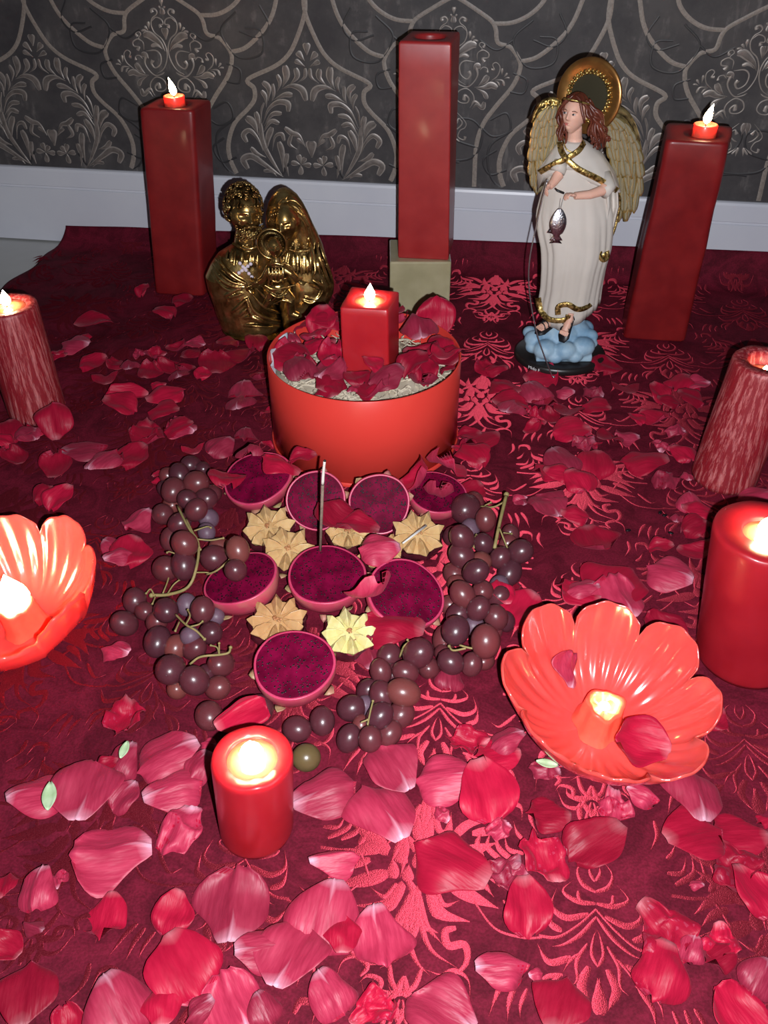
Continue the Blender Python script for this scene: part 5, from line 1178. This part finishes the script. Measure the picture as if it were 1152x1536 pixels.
# robe
def column_loft(levels, ybot, ytop=None, n=144, nt=26, foldf=None, S=A, d0=0.0, closed=True):
    ys = [l[0] for l in levels]; rows = []
    for k in range(nt+1):
        t = k/nt; row = []
        for j in range(n):
            th = 2*pi*j/n; yb = levels[-1][0]
            L = np.interp(yb, ys, [l[1] for l in levels]); R = np.interp(yb, ys, [l[2] for l in levels]); xh = (L+R)/2 + (R-L)/2*cos(th)
            ye = ybot(xh, sin(th)); yy = levels[0][0] + (ye-levels[0][0])*t
            L = np.interp(yy, ys, [l[1] for l in levels]); R = np.interp(yy, ys, [l[2] for l in levels]); D = np.interp(yy, ys, [l[3] for l in levels])
            a = S(L, yy, d0); b = S(R, yy, d0); cc = (a+b)/2; hw = (b.x-a.x)/2; f = 1 + (foldf(th, t, yy) if foldf else 0)
            row.append(Vector((cc.x + hw*f*cos(th), cc.y + D*f*sin(th), cc.z)))
        rows.append(row)
    m = MB().grid(rows, closed_u=True)
    if closed: m.f.append(tuple(range(n))); m.mi.append(0); m.f.append(tuple(range(len(m.v)-n, len(m.v)))); m.mi.append(0)
    return m
ROBE = [(212,843,876,.013),(222,833,892,.020),(236,826,902,.024),(262,822,906,.026),(290,812,914,.028),(320,805,921,.032),(345,806,920,.034),(372,812,917,.036),(400,813,908,.037),(430,812,902,.038),(455,808,899,.039),(484,810,894,.038)]
def hem(x, s): return float(np.interp(x, [806, 822, 838, 850, 868, 899], [462, 479, 484, 477, 467, 448])) if s < 0 else 455
def rf(th, t, y):
    q = max(0, min(1, (y-262)/90)); w = 0
    for k, (n_, a, p) in enumerate(((7, .060, .4), (11, .040, 2.1), (19, .014, 1.0))): w += a*(1.5*abs(sin(.5*n_*th + p + .9*sin(y*.012+k)))**.7 - 1)
    r_ = q*(abs(w*1.0) - .02 + w*.5); sc = max(0, min(1, (262-y)/30)); return r_ + .012*sc*0
m = column_loft(ROBE, hem, foldf=rf); build('robe', m, M_robe, angel)
def ribbon(mb, pts, wpx, d, S=A, th=.0013, n=5):
    q = cat_rom([S(x, y, dd if isinstance(dd, float) else d) for x, y, dd in [(p + (d,))[:3] if len(p) == 2 else p for p in pts]], n); rows = []
    for i, p in enumerate(q):
        t = (q[min(i+1, len(q)-1)] - q[max(i-1, 0)]).normalized(); s = t.cross(Vector((0, -1, 0))).normalized()*wpx*.5*ap; o = Vector((0, -th, 0)); rows.append([p-s, p-s*.8+o, p+s*.8+o, p+s, p+s*.8-o*.3, p-s*.8-o*.3])
    mb.grid(rows, closed_u=True); return mb
def rdep(LV, x, y, off=.002, d0=0.0):
    ys = [l[0] for l in LV]; L = np.interp(y, ys, [l[1] for l in LV]); R = np.interp(y, ys, [l[2] for l in LV]); D = np.interp(y, ys, [l[3] for l in LV]); s = max(-.97, min(.97, (x-(L+R)/2)/((R-L)/2))); return d0 - D*sqrt(1-s*s)*1.02 - off
b = MB()
ribbon(b, [(x, y, rdep(ROBE, x, min(y, 484), .0025)) for x, y in [(807,447),(810,462),(819,476),(833,481),(850,479),(853,472)]], 10, 0)
ribbon(b, [(x, y, rdep(ROBE, x, min(y, 484), .0045)) for x, y in [(837,472),(838,460),(852,457),(866,464),(880,461),(898,447)]], 9.5, 0)
build('hem_trim', b, M_trim, angel, label='gold brocade hem')
# mantle
MANT = [(211,841,879,.016),(218,834,890,.022),(230,825,904,.029),(245,816,914,.035),(258,807,922,.039),(285,805,930,.042)]
def mb_(x, s): return float(np.interp(x, [808, 828, 850, 870, 900, 927], [259, 248, 240, 255, 269, 285])) if s < .1 else 290
m = column_loft(MANT, mb_, foldf=lambda th, t, y: .018*sin(7*th+y*.05)*t + .012*sin(13*th-y*.07)*t); build('mantle', m, M_robe, angel)
b = MB()
for pts in [[(840,213),(842,226),(848,237)],[(877,213),(868,226),(850,238)],[(848,239),(828,248),(809,259)],[(850,239),(868,254),(898,269),(926,286)]]: ribbon(b, [(x, y, rdep(MANT, x, y, .0036)) for x, y in pts], 9, 0)
b.ell(A(848, 238, rdep(MANT, 848, 238, .005)), (.0055, .003, .0055), nu=12, nv=8); build('mantle_trim', b, M_trim, angel, label='gold brocade mantle edging')
# hanging back fold of the mantle with its gold corner
b = MB(); rows = []
for y, xs, ds in ((285,(905,912,919,926,929),(.0,-.012,.006,-.004,.012)),(310,(906,913,920,927,929),(.004,-.010,.008,-.004,.012)),(338,(904,909,915,920,923),(.008,-.008,.008,-.002,.012)),(362,(901,905,910,914,916),(.010,-.006,.008,.0,.012)),(385,(898,901,905,909,912),(.010,-.004,.006,.002,.010)),(410,(893,896,900,904,907),(.010,-.002,.006,.004,.012)),(436,(888,891,895,898,901),(.010,-.002,.004,.006,.012))):
    q = cat_rom([A(x, y, d-.012) for x, d in zip(xs, ds)], 4); rows.append(q)
b.grid(rows); o = build('mantle_fold', b, M_robe, angel); o.modifiers.new('s', 'SOLIDIFY').thickness = .003
b = MB(); ribbon(b, [(925,286,-.012),(930,304,-.002),(923,340,-.002),(914,362,-.003),(908,376,-.006)], 4.5, 0); b.tube(cat_rom([A(903, 374, -.022), A(899, 382, -.026), A(904, 390, -.026), (A(911, 386, -.022)), A(910, 377, -.022)], 4), .0042, 8); b.ell(A(905, 383, -.024), (.006, .004, .007)); build('mantle_trim', b, M_trim, angel)
# neck, head
m = MB(); m.tube([A(862, 222, .002), A(862, 205, .002), A(863, 190, -.004)], [.0150, .0115, .0105], 16)
head_mb(A(862, 171, -.008), .056, radians(-34), radians(-8), radians(3), m, .92); hl2 = head_mb(A(862, 171, -.008), .056, radians(-34), radians(-8), radians(3), MB(), .92)[1]
voxel(m, 'head', M_skin, angel, .0010, 1)
hd = angel.children[-1]
for s in (-1, 1):
    E_ = MB().ell(hl2(s*.128, -.374, .030), (.0034, .0014, .0013), Euler((0, 0, radians(-30-s*10))), nu=12, nv=8); build('eye', E_, mat('eye_white', (.55, .52, .5), .3), hd)
    E_ = MB().ell(hl2(s*.128-.008, -.390, .031), (.0019, .0013, .0016), nu=10, nv=8); build('iris', E_, M_strap, hd)
    E_ = MB().tube(cat_rom([hl2(s*.07, -.405, .098), hl2(s*.14, -.395, .118), hl2(s*.215, -.345, .095)], 4), [.0004, .0007, .0003], 5); build('eyebrow', E_, M_hair, hd)
E_ = MB().ell(hl2(0, -.452, -.207), (.0036, .0014, .0009), Euler((0, 0, radians(-30))), nu=12, nv=6).ell(hl2(0, -.448, -.238), (.0030, .0014, .0010), Euler((0, 0, radians(-30))), nu=12, nv=6); build('lips', E_, mat('lip_paint', (.50, .14, .12), .4), hd)
b = MB(); b.tube(cat_rom([A(845, 212, -.016), A(850, 224, -.024), A(861, 229, -.027), A(872, 224, -.023), A(877, 213, -.012)], 4), .0012, 7); build('collar', b, M_trim, angel)
# hair
hb = MB(); R_ = random.Random(12)
def hs(q, s=1.0): return hl2(q[0]*.40*s, q[1]*.47*s+.03, q[2]*.53*s+.02)
rows = []
for i in range(15):
    th = .02 + i/14*1.62; row = []
    for j in range(40):
        ph = 2*pi*j/40; q = Vector((sin(th)*cos(ph), sin(th)*sin(ph), cos(th)))
        if q.y < -.30: f = min(1, (-q.y-.30)/.3); q.z = max(q.z, .60*f + q.z*(1-f)); 
        row.append(hs(q, 1.0 + .03*sin(ph*9)))
    rows.append(row)
hb.grid(rows, closed_u=True)
for k in range(46):
    side = -1 if k % 3 == 0 else 1; a = R_.uniform(.2, 1); st = hs(Vector((side*(.35+.6*a), -.55+1.1*R_.random(), .75-.5*a)).normalized(), 1.02)
    if side < 0: en = A(R_.uniform(838, 848), R_.uniform(196, 218), R_.uniform(-.022, -.004)); 
    else: en = A(R_.uniform(884, 911), R_.uniform(196, 226), R_.uniform(-.028, .004))
    hb.tube(wavy(st, en, R_.uniform(.0018, .0032), R_.uniform(1.4, 2.4), 16, sag=(.004*side, -.003, .004), ph=R_.uniform(0, 6)), [.0022, .0030, .0026, .0012], 6)
for k in range(14):
    s = -1 if k % 2 else 1; hb.tube(wavy(hl2(.02*s, -.30, .50), hl2(s*(.30+.02*k*.5), -.26, .10-.02*k), .0012, 1.2, 10, sag=(.003*s, -.003, .002)), [.0016, .0024, .0016], 6)
for k in range(10): curl(hb, A(R_.uniform(888, 912), R_.uniform(200, 225), -.02), Vector((.2, -1, 0)), .0042, .0020, 1.3, k)
build('hair', hb, M_hair, angel)
b = MB().tube(cat_rom([hl2(-.34, -.12, .33), hl2(-.2, -.36, .37), hl2(0, -.43, .385), hl2(.2, -.36, .37), hl2(.36, -.12, .33), hl2(.38, .15, .30)], 4), .0014, 7); build('headband', b, M_trim, angel)
# halo
hc = A(884, 144, .024); nh = Vector((-.60, -.79, .10)).normalized(); hx = Vector((.79, -.60, 0)).normalized(); hy = nh.cross(hx)*-1
if hy.z < 0: hy = -hy
M_disc = mat('halo_bronze', (.30, .13, .04), .30, .8, (.55, .28, .08), 25, .5, .1); M_dark = mat('halo_dark', (.07, .06, .035), .4, .5)
def HP(r, t, z): return hc + hx*r*cos(t) + hy*r*sin(t) + nh*z
r0 = .0535; halo = None
def ringm(prof, n=56): return MB().grid([[HP(r0*f, 2*pi*j/n, z) for j in range(n)] for f, z in prof], closed_u=True)
b = ringm([(.001, -.001), (1.0, -.001), (1.03, .002), (1.0, .0042), (.90, .0040), (.72, .0022), (.68, .001), (.001, .001)]); halo = build('halo', b, M_disc, angel)
b = ringm([(.58, .0012), (.3, .0016), (.01, .0018)]); build('halo_centre', b, M_dark, halo)
b = MB()
for k in range(34):
    t = 2*pi*k/34
    for f in (.61, .675): b.ell(HP(r0*f, t + (.09 if f > .65 else 0), .0025), .0024, nu=8, nv=6)
build('bead_ring', b, M_trim, halo, label='ring of gold beads')
# arms
m = MB(); m.tube([A(908, 280, -.034), A(903, 286, -.038), A(885, 292, -.046), A(862, 294, -.052)], [.0080, .0082, .0070, .0056], 14)
hand_mb(m, A(866, 294, -.052), A(852, 291, -.058), (.0, -.2, -1), .0145, 1.25, -1); voxel(m, 'forearm', M_skin, angel, .0009, 1, label='bare left forearm and fist')
m = MB(); m.tube([A(838, 262, -.026), A(830, 274, -.036), A(824, 280, -.042)], [.0090, .0068, .0058], 14)
hand_mb(m, A(825, 278, -.042), A(819, 284, -.050), (.6, -.5, -.2), .0145, 1.2, 1); voxel(m, 'forearm', M_skin, angel, .0009, 1, label='bare right forearm holding the staff')
b = MB(); b.tube([A(846, 290, -.056), A(836, 286, -.056), A(833, 283, -.052)], [.0018, .0018, .0014], 8); build('cord_knot', b, M_strap, angel)
m = MB(); m.tube([A(842, 244, -.020), A(836, 258, -.028)], [.012, .0125], 16); build('sleeve', m, M_robe, angel); m = MB(); m.tube([A(905, 262, -.016), A(912, 282, -.030), A(904, 288, -.036)], [.012, .0125, .0120], 16); build('sleeve', m, M_robe, angel)
# staff
pts = [A(821, 270, -.054), A(812, 305, -.055), A(803, 345, -.056), A(795, 385, -.058), A(793, 420, -.060), A(797, 460, -.064), A(806, 502, -.072), A(817, 535, -.080), P(829, 566, .0080)]
b = MB().tube(cat_rom(pts, 5), .0011, 8); b.tube([pts[-1], pts[-1] + Vector((.004, .001, .001))], .0020, 6); b.ell(pts[0], .0016); build('staff', b, mat('dull_silver', (.42, .42, .45), .3, .9), angel, label='thin bent silver staff')
# silver fish
M_fish = mat('silver_fish', (.50, .50, .55), .28, 1.0, (.75, .75, .8), 220, .5, .9, bd=.001, bscale=300)
fc = A(837, 337, -.052); b = MB(); rows = []
for k in range(19):
    t = k/18; z = .026 - .052*t; w_ = .0145*max(.05, sin(pi*min(1, .04+t*.98))**.75) if t < .84 else .0060; 
    if t >= .78: w_ = .0052 + .006*max(0, t-.84)/.16
    d_ = .0045*max(.10, sin(pi*min(1, t*1.02))) + .0006; rows.append([fc + Vector((w_*cos(a)*.95, d_*sin(a), z)) for a in [2*pi*j/20 for j in range(20)]])
b.grid(rows, closed_u=True); b.f.append(tuple(range(20))); b.mi.append(0); b.f.append(tuple(range(len(b.v)-20, len(b.v)))); b.mi.append(0)
fish = build('fish', b, M_fish, angel, label='silver scaled fish hanging head up from the hand')
b = MB(); tz = fc + Vector((0, 0, -.024))
b.add([tz+Vector((-.004,-.001,0)), tz+Vector((-.0105,0,-.007)), tz+Vector((-.003,-.001,-.0058)), tz+Vector((.004,-.001,-.0062)), tz+Vector((.0105,0,-.0075)), tz+Vector((.004,-.001,0)), tz+Vector((-.004,.0012,0)), tz+Vector((.004,.0012,0))], [(0,1,2),(0,2,5),(2,3,5),(3,4,5),(6,1,0),(6,7,4,3,2,1),(7,5,4)])
b.add([fc+Vector((-.012,0,-.006)), fc+Vector((-.0165,-.001,-.013)), fc+Vector((-.009,-.001,-.014)), fc+Vector((-.011,.0015,-.01))], [(0,1,2),(0,3,1),(1,3,2),(0,2,3)]); build('fin', b, M_fish, fish)
b = MB().ell(fc + Vector((.001, -.0038, .0185)), .0011, nu=8, nv=6); build('eye', b, M_strap, fish)
b = MB()
for x in (-.002, .0022): b.tube([A(843, 298, -.054) + Vector((x, 0, 0)), fc + Vector((x*.5, -.001, .026))], .0004, 5)
build('string', b, mat('pale_string', (.6, .58, .55), .6), angel)
# feet in sandals
m = MB()
def foot(ank, toe, m, strapm):
    ank, toe = Vector(ank), Vector(toe); f = (toe-ank); L = f.length; f.normalize(); s = f.cross(Vector((0, 0, 1))).normalized()
    m.tube([ank + Vector((0, 0, .010)), ank, ank.lerp(toe, .4), ank.lerp(toe, .8)], [.0068, .0080, .0085, .0080], 12, flat=.8)
    for k in range(5): p = ank.lerp(toe, .82) + s*(k-2)*.0034; m.tube([p, p + f*(.0062-.0006*abs(k-1))], [.0023, .0016], 7); m.ell(p + f*(.0062-.0006*abs(k-1)), .0017, nu=8, nv=6)
    for t in (.05, .42, .78): 
        c = ank.lerp(toe, t); strapm.tube([c + s*.0088*cos(a) + Vector((0, 0, 1))*(.0085*sin(a)) for a in [pi*j/10 for j in range(11)]], .0011, 6)
    strapm.tube([ank.lerp(toe, .05) + Vector((0, 0, .0085)), ank.lerp(toe, .78) + Vector((0, -.0005, .0085))], .0010, 6)
    up = Vector((0, 0, 1)); so = [ank - f*.004 + s*.007, ank - f*.004 - s*.007, toe - s*.0105 - f*.004, toe + f*.005 - s*.005, toe + f*.005 + s*.005, toe + s*.0105 - f*.004]
    strapm.add([p - up*.0065 for p in so] + [p - up*.0095 for p in so], [(0,1,2,3,4,5),(11,10,9,8,7,6)] + [(i,(i+1)%6,(i+1)%6+6,i+6) for i in range(6)])
st = MB(); foot(A(855, 477, -.036), A(845, 502, -.050), m, st); foot(A(824, 484, -.020), A(809, 493, -.034), m, st)
voxel(m, 'feet', M_skin, angel, .0008, 1); build('sandals', st, M_strap, angel, label='black strappy sandals')
# wings
FE = []
for k, (wid, cam_) in enumerate(((.42, .10), (.30, .08), (.50, .12))):
    b = MB(); rows = []; at = []
    for i in range(10):
        t = i/9; w_ = wid*.5*(.35+.65*sin(min(1, t*1.5)*pi/2))*(1 if t < .7 else sqrt(max(.02, 1-((t-.7)/.31)**2)))
        row = []
        for s in (-1, -.6, -.12, .0, .12, .6, 1): row.append(Vector((s*w_, -cam_*(1-s*s)*.8 - .02*(abs(s) < .05) , -t))); at.append(.05 + .55*(abs(s) > .9) + .5*(abs(s) < .05) + .3*(t > .9) + .001)
        rows.append(row)
    b.grid(rows, att=at); me = b.mesh('feather', M_feath); FE.append(me)
def wing(name, label, outer, inner, rowsdef, flip, dbase):
    rt = bpy.data.objects.new(name, None); COL.objects.link(rt); rt.parent = angel
    ys = [p[1] for p in inner]; 
    def ix(y): return float(np.interp(y, [p[1] for p in inner], [p[0] for p in inner]))
    def ox(y): return float(np.interp(y, [p[1] for p in outer], [p[0] for p in outer]))
    b = MB(); rr = []
    yy0, yy1 = min(outer[0][1], inner[0][1]), max(outer[-1][1], inner[-1][1])
    for k in range(22):
        y = yy0 + (yy1-yy0)*k/21; a, c = A(ix(y), y, dbase), A(ox(y), y, dbase+.006); mid = (a+c)/2; h = (c-a)*.46; D = .008*sqrt(max(.05, sin(pi*min(1, (k+.5)/22)))); rr.append([mid + h*cos(t) + Vector((0, D*sin(t), 0)) for t in [2*pi*j/16 for j in range(16)]])
    b.grid(rr, closed_u=True); b.f.append(tuple(range(16))); b.mi.append(0); b.f.append(tuple(range(len(b.v)-16, len(b.v)))); b.mi.append(0)
    me = b
    body = build('wing_body', me, M_wing, rt)
    for r, (y, L, n, kind, tl) in enumerate(rowsdef):
        a, c = ix(y), ox(y)
        for i in range(n):
            t = (i+.5)/n; x = a + (c-a)*t; yb = y + tl*t; d = dbase - .012 - (len(rowsdef)-r)*.0017 + .004*abs(t-.5)
            x2 = x + (ox(min(y+L, outer[-1][1]))-ox(y))*t*.8 + (ix(min(y+L, inner[-1][1]))-ix(y))*(1-t)*.8
            p, q = A(x, yb, d), A(x2, yb+L, d+.002); v = q-p; Lm = v.length
            o = put('feather', FE[kind], rt); z = -v.normalized(); xx = Vector((0, 1, 0)).cross(z).normalized(); yv = z.cross(xx)
            M4 = Matrix((xx, yv, z)).transposed().to_4x4(); o.matrix_local = Matrix.Translation(p - Vector(angel.location)) @ M4 @ Matrix.Diagonal((Lm*min(1, 26/L)*1.35, Lm*1.1*min(1, 30/L), Lm, 1)) @ Matrix.Rotation(.12*sin(i*2.3+r), 4, 'Y')
    rt['label'] = label; return rt
RWo = [(922,166),(938,174),(950,192),(960,222),(963,255),(960,285),(950,312),(938,332)]; RWi = [(905,166),(906,185),(910,215),(917,245),(924,275),(930,305),(934,332)]
wing('wing', 'large wing on the right with rows of gold edged feathers', RWo, RWi, [(166,18,5,2,12),(176,18,6,2,10),(187,20,7,2,8),(199,22,7,0,8),(213,26,7,0,8),(229,34,6,0,6),(247,44,6,1,4),(266,52,5,1,2),(286,46,4,1,0)], 1, .034)
LWo = [(822,152),(808,162),(798,184),(794,215),(795,245),(798,270),(803,292)]; LWi = [(843,152),(846,175),(844,205),(836,232),(824,256),(813,275),(806,292)]
wing('wing', 'left wing seen half behind the shoulder', LWo, LWi, [(156,20,4,2,8),(168,20,6,0,6),(181,22,7,0,6),(195,24,7,0,6),(210,28,6,0,6),(226,32,5,1,6),(242,36,4,1,4),(256,34,3,1,2)], -1, .030)
b = MB()
for i, (x, y) in enumerate([(815,158),(824,154),(833,155),(841,161),(845,170)]): curl(b, A(x, y, .012), Vector((0, -1, .2)), .0060, .0026, 1.0, i)
b.tube(cat_rom([A(846, 178, .014), A(842, 158, .014), A(826, 150, .014), A(808, 160, .016), A(798, 184, .018)], 5), [.003, .005, .004, .002], 8); build('wing_crest', b, M_trim, angel)
b = MB().tube(cat_rom([A(908, 178, .018), A(922, 164, .018), A(940, 172, .020), A(954, 196, .022), A(962, 232, .024)], 5), [.004, .006, .005, .003, .002], 8); build('wing_crest', b, M_wing, angel)
